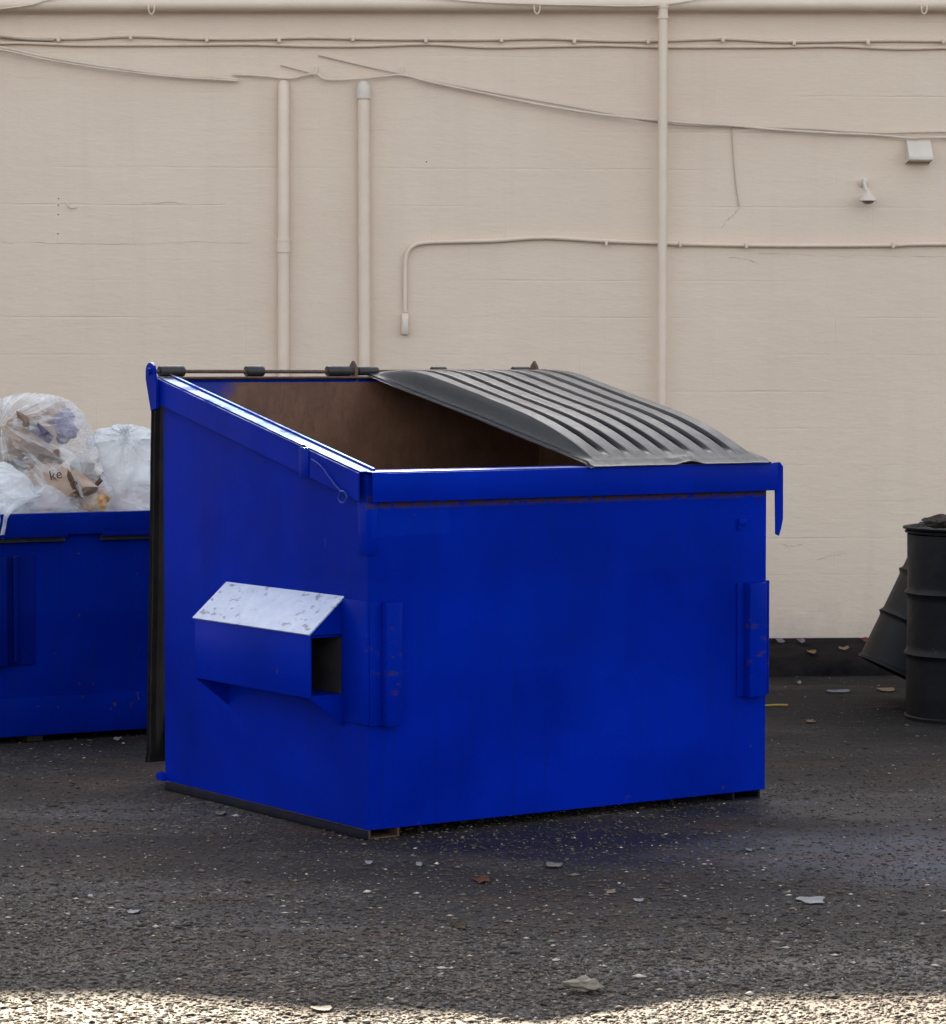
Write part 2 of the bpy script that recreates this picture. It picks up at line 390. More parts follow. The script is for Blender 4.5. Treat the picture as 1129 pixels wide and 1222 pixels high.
    c = t.mix(t.math('MULTIPLY', band(t, sw, 8.75, 9.40, .18), 0.72), c, (0.018, 0.0145, 0.0150))
    # rusty brown smears
    rs = t.noise(1.3, 5, 0.7, t.mapped((1, 1.8, 1), (4, 7, 0)))
    c = t.mix(t.math('MULTIPLY', t.ramp(rs, [(0.52, 0), (0.68, 1)]), 0.58), c, (0.070, 0.040, 0.026))
    t.p(color=c, rough=t.math('SUBTRACT', 0.80, t.math('MULTIPLY', t.math('MAXIMUM', leak, t.ramp(pb_, [(0.57, 0), (0.70, .8)])), 0.32)), normal=t.bump(h, 0.42, 0.006), spec=0.18); return t.m
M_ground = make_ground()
M_kerb = make_simple('grimy dark pavement', (0.005, 0.0045, 0.005), (0.018, 0.015, 0.015), 7, 0.9, 0.8, 40, bdist=0.01, spec=0.05)
def make_stone():
    t = NT('loose stones')
    a = t.n('ShaderNodeAttribute', attribute_name='tint')
    t.p(color=a.outputs['Color'], rough=0.8, spec=0.3); return t.m
M_stone = make_stone()
def flat(name, col, rough=0.7, var=0.75, scale=14, bump=0.15):
    return make_simple(name, tuple(c * var for c in col), col, scale, rough, bump, 50)

# ------------------------------------------------------------------ setting
bm = bmesh.new(); add = bm.verts.new
g = 160
# one sheet to the horizon, finer where it is seen
xs = [-g, -40, -12, -6, 6, 12, 40, g]; ys = [-g, -40, -10, 0, 6, 16, 40, g]
vv = [[add((x, y, 0)) for x in xs] for y in ys]
for j in range(len(ys) - 1):
    for i in range(len(xs) - 1): bm.faces.new((vv[j][i], vv[j][i + 1], vv[j + 1][i + 1], vv[j + 1][i]))
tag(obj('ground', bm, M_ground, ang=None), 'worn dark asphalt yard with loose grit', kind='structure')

# raised dirty strip along the wall
bm = bmesh.new()
n = 260; x0, x1 = -14.0, 14.0
pro = [(-0.02, 0.100), (-0.5, 0.098), (-0.9, 0.092), (-1.02, 0.082), (-1.07, 0.055), (-1.085, 0.02), (-1.10, -0.03)]
rows = []
for i in range(n + 1):
    x = x0 + (x1 - x0) * i / n; row = []
    for k, (y, z) in enumerate(pro):
        w = noise.noise(Vector((x * 2.1, y * 3, 1.7))); w2 = noise.noise(Vector((x * 7, y * 7, 4.1)))
        row.append(bm.verts.new((x, y + (0.055 * w + .03 * w2 if k >= 2 else 0), z + (0.022 * w2 + 0.016 * w - (.012 if k > 2 else 0) if 0 < k < 6 else 0))))
    rows.append(row)
for i in range(n):
    for k in range(len(pro) - 1): bm.faces.new((rows[i][k], rows[i + 1][k], rows[i + 1][k + 1], rows[i][k + 1]))
tag(obj('kerb', bm, M_kerb, M=WM, ang=60), 'low dirty black kerb strip along the foot of the cream wall', kind='structure')

# building behind: the cream wall, its roof slab and coping
HB = 3.85
bld = empty('building', WM, 'long low building with a cream painted block wall along the yard', 'building')
bm = bmesh.new(); add_box(bm, -22, 22, 0.0, 9.0, 0.0, HB - 0.06); obj('wall', bm, M_wall, bld)
bm = bmesh.new(); add_box(bm, -22.05, 22.05, -0.03, 9.05, HB - 0.058, HB, 0.004)
# raised bit of parapet (above the frame; its shadow makes the dip in the shadow edge)
add_prism(bm, [(-4.40, HB + .001), (-4.15, HB + .05), (-3.93, HB + 0.12), (-3.62, HB + 0.12), (-3.40, HB + 0.095), (-3.2, HB + .072), (-2.0, HB + .08), (0.2, HB + .08), (0.6, HB + .001)], 1, -0.02, 0.5)
obj('roof', bm, M_roof, bld)

# ---- things fixed to the wall. wall-local y is negative towards the camera
def wv(px, py, off): 
    a = wl(px, py, off); return Vector((a.x, -off, a.z))
def wall_thing(name, first, label, cat, group=None):
    """Empty on the wall at the point 'first'"""
    return empty(name, WM @ Matrix.Translation(first), label, cat, group), Vector(first)
def wtube(name, pts, r, mat, root=None, org=None, seg=10, cap=True):
    bm = bmesh.new(); add_tube(bm, [Vector(p) - org if root else Vector(p) for p in pts], r, seg, cap=cap)
    return obj(name, bm, mat, root) if root else obj(name, bm, mat, M=WM, origin=pts[0])

def clamp(root, org, p, w, h, out):
    bm = bmesh.new(); q = Vector(p) - org
    add_box(bm, q.x - w / 2, q.x + w / 2, -out, 0.0, q.z - h / 2, q.z + h / 2, 0.002)
    o = bm; ob = obj('clamp', o, M_conduit, root); return ob

# gutter-like big horizontal pipe under the roof edge
p0 = wv(-700, 6, 0.06); pl = [wv(-700, 5, .07), wv(0, 5.5, .07), wv(560, 5, .07), wv(1129, 5.5, .07), wv(1900, 8, .07)]
t_, o_ = wall_thing('roof_pipe', p0, 'thick horizontal cream pipe hung along the very top of the wall', 'pipe')
wtube('pipe', smooth_path(pl, 4), 0.036, M_pipe, t_, o_, 16)
for px in (181, 640, 1101):
    a = wv(px, 3, 0.07) - o_; bm = bmesh.new()
    pts = [a + Vector((-.014, .07, .02)), a + Vector((-.016, -.035, -.02)), a + Vector((-.013, -.04, -.052)), a + Vector((0, -.036, -.066)), a + Vector((.013, -.04, -.052)), a + Vector((.016, -.035, -.02)), a + Vector((.014, .07, .02))]
    add_tube(bm, smooth_path(pts, 4), 0.0045, 6); obj('hanger_strap', bm, M_pipe, t_)
# thin cable lying over it
cp = [wv(-300, 40, .115), wv(0, 10.5, .115), wv(58, 0, .115), wv(140, -18, .1)]
tag(wtube('cable', smooth_path(cp, 8), 0.004, M_cable), 'thin pale cable rising steeply out of the top left corner over the thick pipe', 'cable')
cp = [wv(470, -8, .12), wv(565, 2, .12), wv(690, 6, .12), wv(780, 6.5, .12), wv(850, -3, .12), wv(930, -12, .1)]
tag(wtube('cable', smooth_path(cp, 8), 0.004, M_cable), 'thin pale cable sagging across the thick top pipe beside the tall pipe', 'cable')

# pair of slim conduits
CL = [-110, -18, 70, 156, 247, 333, 421, 508, 598, 685, 773, 862, 947, 1035, 1125, 1215]
def wob(a, k): return a + 1.2 * math.sin(k * 1.9) + .8 * math.sin(k * 3.7 + 1)
def conduit(y0, y1, label, clamps, r):
    pts = [wv(px, wob(y0 + (y1 - y0) * px / 1129, i + y0), 0.016) for i, px in enumerate(range(-400, 1561, 70))]
    t_, o_ = wall_thing('conduit', pts[0], label, 'conduit', 'slim conduits high on the wall')
    wtube('tube', smooth_path(pts, 3), r, M_conduit, t_, o_, 8)
    if clamps:
        for px in CL:
            yy = wob(y0 + (y1 - y0) * px / 1129, (px + 400) / 70 + y0)
            clamp(t_, o_, wv(px, yy + 2, .012), 0.018, 0.026, 0.026)
conduit(44, 49, 'upper of the two slim horizontal conduits high on the wall, the one with clamps', True, 0.0095)
conduit(52.5, 56.5, 'lower of the two slim horizontal conduits high on the wall, without clamps', False, 0.0085)

# sagging cables
def sag(name, pts, r, label, mat=M_cable, cat='cable', group=None, sub=8):
    o = wtube(name, smooth_path([wv(*p) for p in pts], sub), r, mat, seg=8); tag(o, label, cat, group); return o
sag('cable', [(-400, -20, .05), (-100, 38, .05), (0, 56, .05), (60, 69, .05), (130, 80, .05), (200, 89, .04), (284, 94.5, .03)], 0.0065,
    'upper pale cable sagging from the left edge of the photo towards the left pipe')
sag('cable', [(-400, -15, .06), (-100, 41, .06), (0, 59, .06), (60, 72, .06), (130, 83, .06), (200, 91, .05), (284, 96.5, .035)], 0.005,
    'lower pale cable of the pair sagging from the left edge of the photo')
sag('cable', [(0, 43, .03), (30, 46.5, .03), (64, 48, .02)], 0.006, 'short thick grey cable end beside the conduits at the left edge of the photo', M_cablegrey)
sag('cable', [(278, 89, .02), (310, 90.5, .03), (345, 93.5, .03), (362, 90.5, .03), (377, 88, .03), (390, 95, .035), (430, 94, .04), (460, 91, .04), (480, 89.5, .03), (510, 97, .04), (566, 109, .04), (650, 126, .05), (720, 137, .06), (790, 144, .075),
              (830, 147.5, .06), (874, 150, .04), (925, 154.5, .04), (985, 158.5, .04), (1045, 161, .03), (1090, 165, .04), (1129, 164, .04), (1400, 168, .04)], 0.0068,
    'long wavy pale cable crossing the wall from the left pipe to the right edge', sub=6)
sag('cable', [(480, 90.5, .025), (520, 98, .03), (600, 113, .03), (690, 129, .04), (790, 147, .06), (870, 152, .03), (960, 154, .03), (1045, 159, .03), (1129, 158, .03), (1400, 160, .03)], 0.0045,
    'thinner cable twisted along the long wavy cable to the right edge of the photo', M_cablegrey)
sag('wire', [(335, 78, .012), (377, 89, .02)], 0.0032, 'short thin wire slanting down to the left hook above the pipes', M_cablegrey, 'wire')
sag('wire', [(380, 66, .012), (430, 78, .015), (480, 89, .02)], 0.0034, 'long thin wire slanting down to the right hook above the pipes', M_cablegrey, 'wire')
sag('wire', [(873, 151, .012), (875, 185, .010), (878, 220, .010), (882, 247, .010)], 0.0030, 'thin grey wire hanging down the wall below the long wavy cable', M_cablegrey, 'wire')
for px, py, lab in ((377, 80, 'small bent hook holding the wavy cable above the left pipe'), (480, 80, 'small bent hook holding the wavy cable right of the capped pipe')):
    pts = [wv(px + 1, py, .0), wv(px + 1, py + 1, .02), wv(px, py + 5, .032), wv(px - 1.5, py + 10, .03)]
    tag(wtube('hook', smooth_path(pts, 4), 0.005, M_cable, seg=7), lab, 'hook', 'cable hooks')

# vertical pipes
def vpipe(px_t, px_b, y_t, r, off, label, ztop=None, mat=M_pipe):
    a = wv(px_t, y_t, off); b = Vector((wv(px_b, 440, off).x, -off, 0.09))
    if ztop: a.z = ztop
    t_, o_ = wall_thing('wall_pipe', b, label, 'pipe', 'vertical pipes on the wall')
    return t_, o_, a, b
t_, o_, a, b = vpipe(338.5, 337, 110, 0.032, 0.036, 'left of the three vertical wall pipes, with a coupling halfway up')
xs_ = lambda z: b.x + (a.x - b.x) * (z - b.z) / (a.z - b.z)
zc = wv(338, 294, .036).z
wtube('pipe', [b, Vector((xs_(zc), -.036, zc)), a, Vector((a.x, -.02, a.z + .03)), Vector((a.x, .0, a.z + .052)), Vector((a.x, .05, a.z + .07))], 0.032, M_pipe, t_, o_, 18)
wtube('coupling', [Vector((xs_(zc), -.036, zc - .034)), Vector((xs_(zc), -.036, zc + .034))], 0.037, M_pipe, t_, o_, 18)
wtube('coupling_ring', [Vector((xs_(zc), -.036, zc + .026)), Vector((xs_(zc), -.036, zc + .040))], 0.0395, M_pipe, t_, o_, 18)
t_, o_, a, b = vpipe(434, 436, 118, 0.033, 0.037, 'middle vertical wall pipe with a rounded pale cap at its top')
wtube('pipe', [b, a], 0.033, M_pipe, t_, o_, 18)
bm = bmesh.new()
q = a - o_
add_lathe(bm, [(0.034, -0.004), (0.0385, 0.0), (0.039, 0.035), (0.0375, 0.062), (0.031, 0.083), (0.018, 0.095), (0.004, 0.098)], 20, Matrix.Translation(q), cap1=True)
add_box(bm, q.x - .024, q.x + .024, 0.0, 0.034, q.z + .015, q.z + .075, .006); obj('cap', bm, M_white, t_)
# broken mortar ring round the cap
for (dx, dz, s) in ((-.046, .0, .011), (-.05, .035, .010), (-.043, .07, .012), (.046, .06, .011), (.052, .03, .010), (.046, .0, .009), (-.028, .10, .010), (.03, .10, .010)):
    pass
t_, o_, a, b = vpipe(791.5, 790, 4, 0.026, 0.10, 'tall slim vertical pipe running from the thick top pipe down behind the black lid')
wtube('pipe', [b, a], 0.026, M_pipe, t_, o_, 16)
for py in (8, 21):
    z = wv(791, py, .10).z; bm = bmesh.new()
    q = Vector((a.x, -.10, z)) - o_
    add_lathe(bm, [(0.0262, -.009), (0.031, -.008), (0.031, .008), (0.0262, .009)], 16, Matrix.Translation(q))
    add_box(bm, q.x - .012, q.x + .012, q.y + .028, .0 - o_.y * 0 + 0.10 + q.y, q.z - .009, q.z + .009)
    obj('strap', bm, M_pipe, t_)

# lower conduit with its bend and end box
pts = [wv(483.5, 372, .022), wv(483.5, 330, .02), wv(484, 312, .02), wv(487, 300, .02), wv(495, 292.5, .02), wv(508, 289.5, .02), wv(530, 288.5, .02), wv(590, 287, .02), wv(650, 283.5, .02), (wv(723, 287.5, .02)), wv(790, 290, .02), wv(812, 291, .02), wv(890, 292.5, .02), wv(965, 293, .02), wv(1065, 292.5, .02), wv(1129, 291, .02), wv(1500, 291, .02)]
t_, o_ = wall_thing('bent_conduit', pts[0], 'conduit along mid wall, bending down to a small box left of the tall pipe', 'conduit')
wtube('tube', smooth_path(pts, 5), 0.0115, M_pipe, t_, o_, 12)
bm = bmesh.new(); q = wv(483.5, 386, .03) - o_
add_box(bm, q.x - .021, q.x + .021, -.022, .026, q.z - .062, q.z + .056, .012); eb = obj('end_box', bm, M_pipe, t_)
bm = bmesh.new(); add_box(bm, q.x - .014, q.x + .014, -.0265, -.0215, q.z - .046, q.z + .030, .002); obj('cover_plate', bm, M_white, eb)
for px, py in ((723, 290), (811, 291.5), (890, 293), (1065, 293)):
    clamp(t_, o_, wv(px, py, .012), 0.014, 0.032, 0.024)

# vent hood
a = wv(1081, 167, 0); b = wv(1108, 196, 0)
t_, o_ = wall_thing('vent_hood', Vector(((a.x + b.x) / 2, 0, b.z)), 'small off white sheet metal vent hood at the upper right of the wall', 'vent')
w = (b.x - a.x) / 2 + .003; hh = a.z - b.z
bm = bmesh.new()
prof = [(0, hh), (-0.03, hh), (-0.10, 0.035), (-0.10, 0.020), (0, 0.004)]
add_prism(bm, [(0, hh), (-.03, hh), (-.105, .034), (-.105, .018), (-.0, .0)], 0, -w, -w + .004)
add_prism(bm, [(0, hh), (-.03, hh), (-.105, .034), (-.105, .018), (-.0, .0)], 0, w - .004, w)
add_prism(bm, [(0, hh), (-.03, hh), (-.105, .034), (-.105, .018), (-.101, .018), (-.101, .032), (-.028, hh - .004), (0, hh - .004)], 0, -w + .004, w - .004)
obj('hood', bm, M_white, t_)
bm = bmesh.new(); add_box(bm, -w + .006, w - .006, -.09, -.004, .012, .020); obj('flap', bm, M_conduit, t_)

# wall lamp
a = wv(1036, 238, .09)
t_, o_ = wall_thing('wall_lamp', Vector((wv(1030, 225, 0).x, 0, wv(1030, 225, 0).z)), 'little white bell shaped lamp on a bent arm at the right of the wall', 'lamp')
bm = bmesh.new(); q = Vector((a.x, -.09, a.z)) - o_
add_lathe(bm, [(0.010, .046), (0.016, .044), (0.019, .034), (0.034, .026), (0.046, .010), (0.050, -.002), (0.053, -.008), (0.049, -.009), (0.040, .004), (0.02, .02)], 28, Matrix.Translation(q)); obj('shade', bm, M_white, t_)
bm = bmesh.new(); add_lathe(bm, [(0.034, .0), (0.033, -.012), (0.026, -.021), (0.012, -.026), (0.002, -.027)], 20, Matrix.Translation(q), cap1=True); obj('bulb', bm, M_bulb, t_)
bm = bmesh.new(); add_tube(bm, smooth_path([Vector((0, 0, .035)), Vector((-.004, -.03, .045)), q * .5 + Vector((-.005, 0, .056)), q + Vector((-.010, 0.004, .056)), q + Vector((0, 0, .042))], 5), 0.010, 10)
add_lathe(bm, [(0.028, 0), (0.028, .012), (0.018, .02), (.005, .022)], 18, Matrix.Translation((0, 0, .035)) @ Matrix.Rotation(R(90), 4, 'X'), cap1=True); obj('arm', bm, M_white, t_)

# cracks, drill holes and the odd hook
def crack(pts, label, r=0.0028):
    P = []
    for i in range(len(pts) - 1):
        (xa, ya), (xb, yb) = pts[i], pts[i + 1]
        for k in range(5):
            t = k / 5; P.append(wv(xa + (xb - xa) * t + random.uniform(-1, 1), ya + (yb - ya) * t + random.uniform(-1, 1), 0.0003))
    P.append(wv(*pts[-1], 0.0003))
    ob = wtube('crack', [p + Vector((0, 0.0, 0)) for p in P], [r * .75 * random.uniform(.15, 1) for _ in P], M_crack, seg=5)
    ob.parent = bld; ob.matrix_parent_inverse = Matrix(); ob.matrix_local = WM.inverted() @ ob.matrix_world if False else Matrix.Translation(P[0])
crack([(862, 272), (868, 263), (876, 256), (882, 249)], '')
crack([(870, 307), (890, 309), (905, 315)], '', .002)
crack([(905, 303), (950, 304), (1010, 306), (1050, 305), (1129, 306)], '', .002)
crack([(170, 242), (208, 242), (222, 244), (268, 243)], '', .002)
crack([(0, 289), (60, 290), (150, 291), (230, 289), (300, 290)], '', .002)
crack([(1010, 660), (990, 664), (975, 668)], '', .002)
crack([(930, 648), (945, 652), (958, 650)], '', .002)
bm = bmesh.new()
for px, py in ((70, 237), (69.5, 245), (69.5, 256), (69, 279), (509, 193)):
    c_ = wv(px, py, 0.001); add_lathe(bm, [(0.004, 0.0), (0.003, .0012), (0.0005, .0015)], 8, Matrix.Translation(c_ + Vector((0, 0.001, 0))) @ Matrix.Rotation(R(90), 4, 'X'), cap1=True)
h_ = obj('drill_hole', bm, M_black, bld)
h_['kind'] = 'stuff'
tag(wtube('hook', smooth_path([wv(80, 242, .004), wv(82, 246, .012), wv(86, 248, .014), wv(91, 247, .010)], 4), 0.0035, M_white, seg=7), 'tiny white crescent hook alone on the left of the wall', 'hook')

# ------------------------------------------------------------------ main dumpster
TH = 0.5946
DO = Vector((-0.3553, 9.865, 0)); W = 1.7385; D = 1.450; HF = 1.238; HR = 1.555; Z0 = 0.034
DM = Matrix.Translation(DO) @ Matrix.Rotation(TH, 4, 'Z')
dump = empty('dumpster', DM, 'blue slant top dumpster in the middle of the yard with one ribbed lid closed', 'dumpster')
slope = (HR - HF) / D
def top(v): return HF + slope * v
T = 0.006
# outer panels as one welded body, with real thickness; inside faces get the rusty interior
bm = bmesh.new()
def wall_panel(outer, axis, a0, a1, mi=0): add_prism(bm, outer, axis, a0, a1, mi)
prof = [(0, Z0), (D, Z0), (D, HR - .002), (0, HF - .002)]
add_prism(bm, prof, 0, 0.0, T)                     # left side
add_prism(bm, prof, 0, W - T, W)                   # right side
add_box(bm, T, W - T, 0.0, T, Z0, HF - .004)       # front
add_box(bm, T, W - T, D - T, D, Z0, HR - .004)     # back
add_box(bm, T, W - T, T, D - T, Z0 + .02, Z0 + .026)
obj('body', bm, M_body, dump, ang=30)
bm = bmesh.new(); t2 = T + .004; vi = D - T - .004
def quad(*p): bm.faces.new([bm.verts.new(q) for q in p])
quad((t2, t2, .07), (W - t2, t2, .07), (W - t2, vi, .07), (t2, vi, .07))
quad((t2, vi, .07), (W - t2, vi, .07), (W - t2, vi, HR - .012), (t2, vi, HR - .012))
quad((t2, t2, .07), (W - t2, t2, .07), (W - t2, t2, HF - .012), (t2, t2, HF - .012))
for x in (t2, W - t2): quad((x, t2, .07), (x, vi, .07), (x, vi, top(vi) - .012), (x, t2, top(t2) - .012))
obj('interior_lining', bm, M_inside, dump, ang=None, recalc=False)

# rims
RB = 0.092                                          # band height
def side_rim(x_out, x_in, name='side_rim'):
    bm = bmesh.new()
    v0, v1 = 0.012, D + .006
    lo = lambda v: top(v) - RB
    xo, xi = x_out, x_in
    s = 1 if xi > xo else -1
    # downward band and top flange, with a slim upright lip on the inner edge
    def pr(xa, xb, dz0, dz1):
        add_prism(bm, [(v0, top(v0) + dz0), (v1, top(v1) + dz0), (v1, top(v1) + dz1), (v0, top(v0) + dz1)], 0, min(xa, xb), max(xa, xb), bev=0.0015)
    pr(xo, xo + s * .006, -RB, .004)
    pr(xo + s * .0055, xi, .0045, .010)
    pr(xi - s * .010, xi, .0095, .018)
    pr(xi - s * .006, xi, -.03, .0045)
    return obj(name, bm, M_rim, dump, ang=30)
side_rim(-0.028, 0.040); side_rim(W + 0.028, W - 0.040)
bm = bmesh.new()
add_box(bm, 0.004, W + .030, -.030, -.024, HF - RB, HF + .006, .0015)
add_prism(bm, [(-.030, HF + .0062), (.028, HF + .0085), (.028, HF + .0125), (-.030, HF + .0105)], 0, 0.004, W + .030, bev=.0012)
add_box(bm, 0.004, W + .030, .0285, .034, HF - .03, HF + .0145)
add_box(bm, W + .024, W + .030, -.0235, .030, HF - RB, HF + .006, .0015)
obj('front_rim', bm, M_rim_front, dump, ang=30)
bm = bmesh.new(); add_box(bm, 0, W, D - .030, D + .012, HR + .002, HR + .010, .001); add_box(bm, .0, W, D + .0125, D + .018, HR - .08, HR + .010, .001); obj('rear_rim', bm, M_rod, dump)
# corner trim under the rim joint, clipped-on plate and wire on the left rim
bm = bmesh.new(); add_box(bm, -.0315, -.0285, .335, .40, top(.37) - .10, top(.37) + .004, .001)
add_prism(bm, [(.36, top(.36) + .0125), (.60, top(.60) + .0125), (.60, top(.6) + .0165), (.36, top(.36) + .0165)], 0, -.042, -.0285)
obj('rim_clip', bm, M_rim, dump)
bm = bmesh.new(); add_box(bm, -.004, .034, -.0085, -.001, HF - .27, HF - RB - .002, .001); add_box(bm, -.008, -.001, -.008, .05, HF - .27, HF - RB - .002, .001); obj('corner_trim', bm, M_body, dump)
def spt(px, py, u=-.036):                          # point on the plane u=const seen at px,py
    e1 = Vector((math.cos(TH), math.sin(TH), 0)); r = ray(px, py)
    X = CAM + r * (((DO + e1 * u) - CAM).dot(e1) / r.dot(e1)); return DM.inverted() @ X
bm = bmesh.new()
add_tube(bm, smooth_path([spt(372, 548), spt(383, 556), spt(392, 568), spt(401, 580), spt(406, 586), spt(404, 596), spt(409, 600), spt(414, 594), spt(411, 587), spt(406, 586)], 5), .0028, 7)
obj('wire_loop', bm, M_wire, dump)

# hinge rod, ears and rod plates
RZ = HR + .030; RV = D + .022
bm = bmesh.new(); add_tube(bm, [(-.045, RV, RZ), (W * .4, RV, RZ - .002), (W + .05, RV, RZ)], .0075, 10); obj('hinge_rod', bm, M_rod, dump)
def ear(u, mat, big):
    bm = bmesh.new()
    if big:
        c = (RV, RZ); pts = [(c[0] + .034 * math.cos(a), c[1] + .034 * math.sin(a)) for a in [R(k) for k in range(-20, 201, 20)]]
        pts = [(RV + .034, RZ - .03)] + pts[1:] + [(RV - .05, RZ - .05), (RV - .05, RZ - .14), (RV - .006, RZ - .15)]
    else:
        pts = [(RV - .03, RZ - .045), (RV + .03, RZ - .045), (RV + .022, RZ + .02), (RV, RZ + .042), (RV - .02, RZ + .02)]
    add_prism(bm, pts, 0, u - .006, u + .006, bev=.0015)
    add_tube(bm, [(u - .016, RV, RZ), (u + .016, RV, RZ)], .014, 12)
    return obj('hinge_ear', bm, mat, dump)
ear(-.040, M_rim, True); ear(.855, M_rod, False); ear(W - .01, M_rod, False)
# lower rear lug
bm = bmesh.new(); add_prism(bm, [(D - .02, .035), (D + .028, .035), (D + .036, .045), (D + .026, .066), (D - .0, .064)], 0, -.022, -.002, bev=.002); obj('rear_lug', bm, M_body, dump)

# fork sleeve on the left side (and its twin on the right)
def sleeve(side):
    s = -1 if side < 0 else 1; x0 = 0 if side < 0 else W
    X = lambda d: x0 + s * d
    o = 0.135; v0, v1 = 0.155, 0.965; zb, zt, zs = 0.476, 0.690, 0.812
    root_bm = bmesh.new(); bm = root_bm
    def bx(a, b, *r): add_box(bm, min(X(a), X(b)), max(X(a), X(b)), *r)
    bx(o - .007, o, v0, v1, zb, zt, .0012)                      # outer plate
    bx(.001, o - .0075, v0, v1, zb, zb + .007)                  # bottom plate
    bx(.001, o - .0075, v0 + .012, v1 - .012, zt - .01, zt - .003)      # inner top plate
    for v in (v0, v1 - .007):                                   # closing triangles above and gussets below
        add_prism(bm, [(X(.001), zt + .0005), (X(o - .001), zt + .0005), (X(.001), zs - .004)], 1, v, v + .007)
        add_prism(bm, [(X(.001), zb - .0005), (X(o), zb - .0005), (X(.001), zb - .105)], 1, v, v + .007)
    sl = obj('fork_sleeve', bm, M_bracket, dump, ang=30)
    bm = bmesh.new()
    dx = (zs - zt) / math.hypot(zs - zt, o); dz = o / math.hypot(zs - zt, o)
    add_prism(bm, [(X(.0005), zs), (X(o + .004), zt), (X(o + .004 + .006 * dx), zt + .006 * dz), (X(.0005), zs + .008)], 1, v0 - .006, v1 + .006, bev=.001)
    obj('sloped_cover', bm, M_sleeve_top, sl)
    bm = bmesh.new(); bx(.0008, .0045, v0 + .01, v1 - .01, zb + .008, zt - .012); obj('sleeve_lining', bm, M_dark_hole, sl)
    # wrap plate from the sleeve to the front corner
    bm = bmesh.new(); bx(.0005, .010, -.010, v0 - .0006, .392, .812, .0015); obj('wrap_plate', bm, M_bracket, dump)
sleeve(-1); sleeve(1)
def front_bracket(u0, u1, r0, r1):
    bm = bmesh.new()
    add_box(bm, u0, u1, -.0105, -.0006, .388, .808, .0015)
    add_box(bm, r0, r1, -.050, -.0108, .388, .808, .003)
    return obj('front_bracket', bm, M_bracket, dump)
front_bracket(.001, .112, .046, .108); front_bracket(1.598, W - .001, 1.624, 1.704)

# skids
def skid(u0, u1, mat):
    bm = bmesh.new(); v0, v1 = .004, D - .03
    add_box(bm, u0, u0 + .008, v0, v1, .0015, Z0 - .001); add_box(bm, u1 - .008, u1, v0, v1, .0015, Z0 - .001); add_box(bm, u0 + .0085, u1 - .0085, v0, v1, .0015, .0065)
    return obj('skid', bm, mat, dump)
skid(.004, .128, M_rust); skid(W - .15, W - .02, M_skid)
bm = bmesh.new(); add_box(bm, -.012, .003, .003, D - .02, .004, Z0 - .004, .001); obj('skid_side_plate', bm, M_skid, dump)
# lock bar hanging from the right end of the rim
bm = bmesh.new()
def strip(u, v, pts): add_prism(bm, pts, 1, v, v + .008, bev=.0015)
ub = W + .036
strip(ub, -.012, [(ub, HF + .012), (ub + .020, HF + .012), (ub + .036, HF - .005), (ub + .037, HF - .20), (ub + .030, HF - .215), (ub + .028, HF - .235), (ub + .018, HF - .262), (ub + .002, HF - .255), (ub, HF - .08)])
add_box(bm, ub - .006, ub + .02, -.0035, .03, HF - .05, HF + .008, .001)
obj('lock_bar', bm, M_rim, dump)
# small steel stub on the front panel
bm = bmesh.new(); add_box(bm, 1.600, 1.634, -.014, -.0005, 1.022, 1.044, .003); add_box(bm, 1.600, 1.612, -.010, -.0005, 1.002, 1.0215, .002); obj('latch_stub', bm, M_body, dump)

# lids
LW = 0.835; LL = math.hypot(D + .06, RZ - HF - .02) + .012
def lid_h(a, t):
    """height of the skin above the lid plane at across a (0..LW) and along t (0 hinge..1 front)"""
    m = 0.035
    e = sst((a - m) / .022) * sst((LW - m - a) / .022)
    f1 = 1 - (1 - min(max((t - .01) / .26, 0), 1)) ** 2; f2 = 1 if t < .58 else max(0, 1 - ((t - .58) / .385) ** 2.5)
    d = 0.074 * f1 * f2 * (1 - .12 * t)
    h = d * e
    # grooves between eight ribs
    s = (a - m) / (LW - 2 * m) * 8
    if 0.5 < s < 7.5:
        k = abs(s - round(s)) * (LW - 2 * m) / 8
        gr = 1 - sst((k - .0065) / .013)
        h -= min(0.042, d * .82) * gr * sst((t - .03) / .12) * sst((.945 - t) / .06)
    h = max(h, 0)
    # flange lip
    if a < .012 or a > LW - .012: h -= 0.006
    if t > .985: h -= .008
    h += 0.004 * noise.noise(Vector((a * 4, t * 3, 2))) + .0010 * noise.noise(Vector((a * 30, t * 30, 5)))
    return h
def make_lid_mesh():
    bm = bmesh.new(); nx, ny = 280, 70
    rows = []
    for j in range(ny + 1):
        t = j / ny; row = []
        for i in range(nx + 1):
            a = LW * i / nx
            notch = 0.0
            if t > .97:                                  # hand notch in the front lip
                notch = 0.012 * sst(1 - abs(a - LW * .53) / .08)
            row.append(bm.verts.new((a, -t * LL, lid_h(a, t) + notch)))
        rows.append(row)
    for j in range(ny):
        for i in range(nx): bm.faces.new((rows[j][i], rows[j][i + 1], rows[j + 1][i + 1], rows[j + 1][i]))
    # give it a wall thickness: duplicate downwards and stitch the rim
    bmesh.ops.solidify(bm, geom=bm.faces[:], thickness=0.010)
    return bm
lang = math.atan2(RZ - (HF + .030), D + .052)
LMAT = Matrix.Translation((W - LW - .005, RV + .0, RZ - .004)) @ Matrix.Rotation(lang, 4, 'X')
lid = obj('lid', make_lid_mesh(), M_lid, dump, M=LMAT, ang=40)
lid['label'] = 'closed ribbed dark grey lid'
lid2 = lid.copy(); lid2.data = lid.data.copy()
for v in lid2.data.vertices: v.co.y *= .935
lid2.data.update(); COL.objects.link(lid2); lid2.parent = dump
lid2.data.materials.clear(); lid2.data.materials.append(M_lid_old)
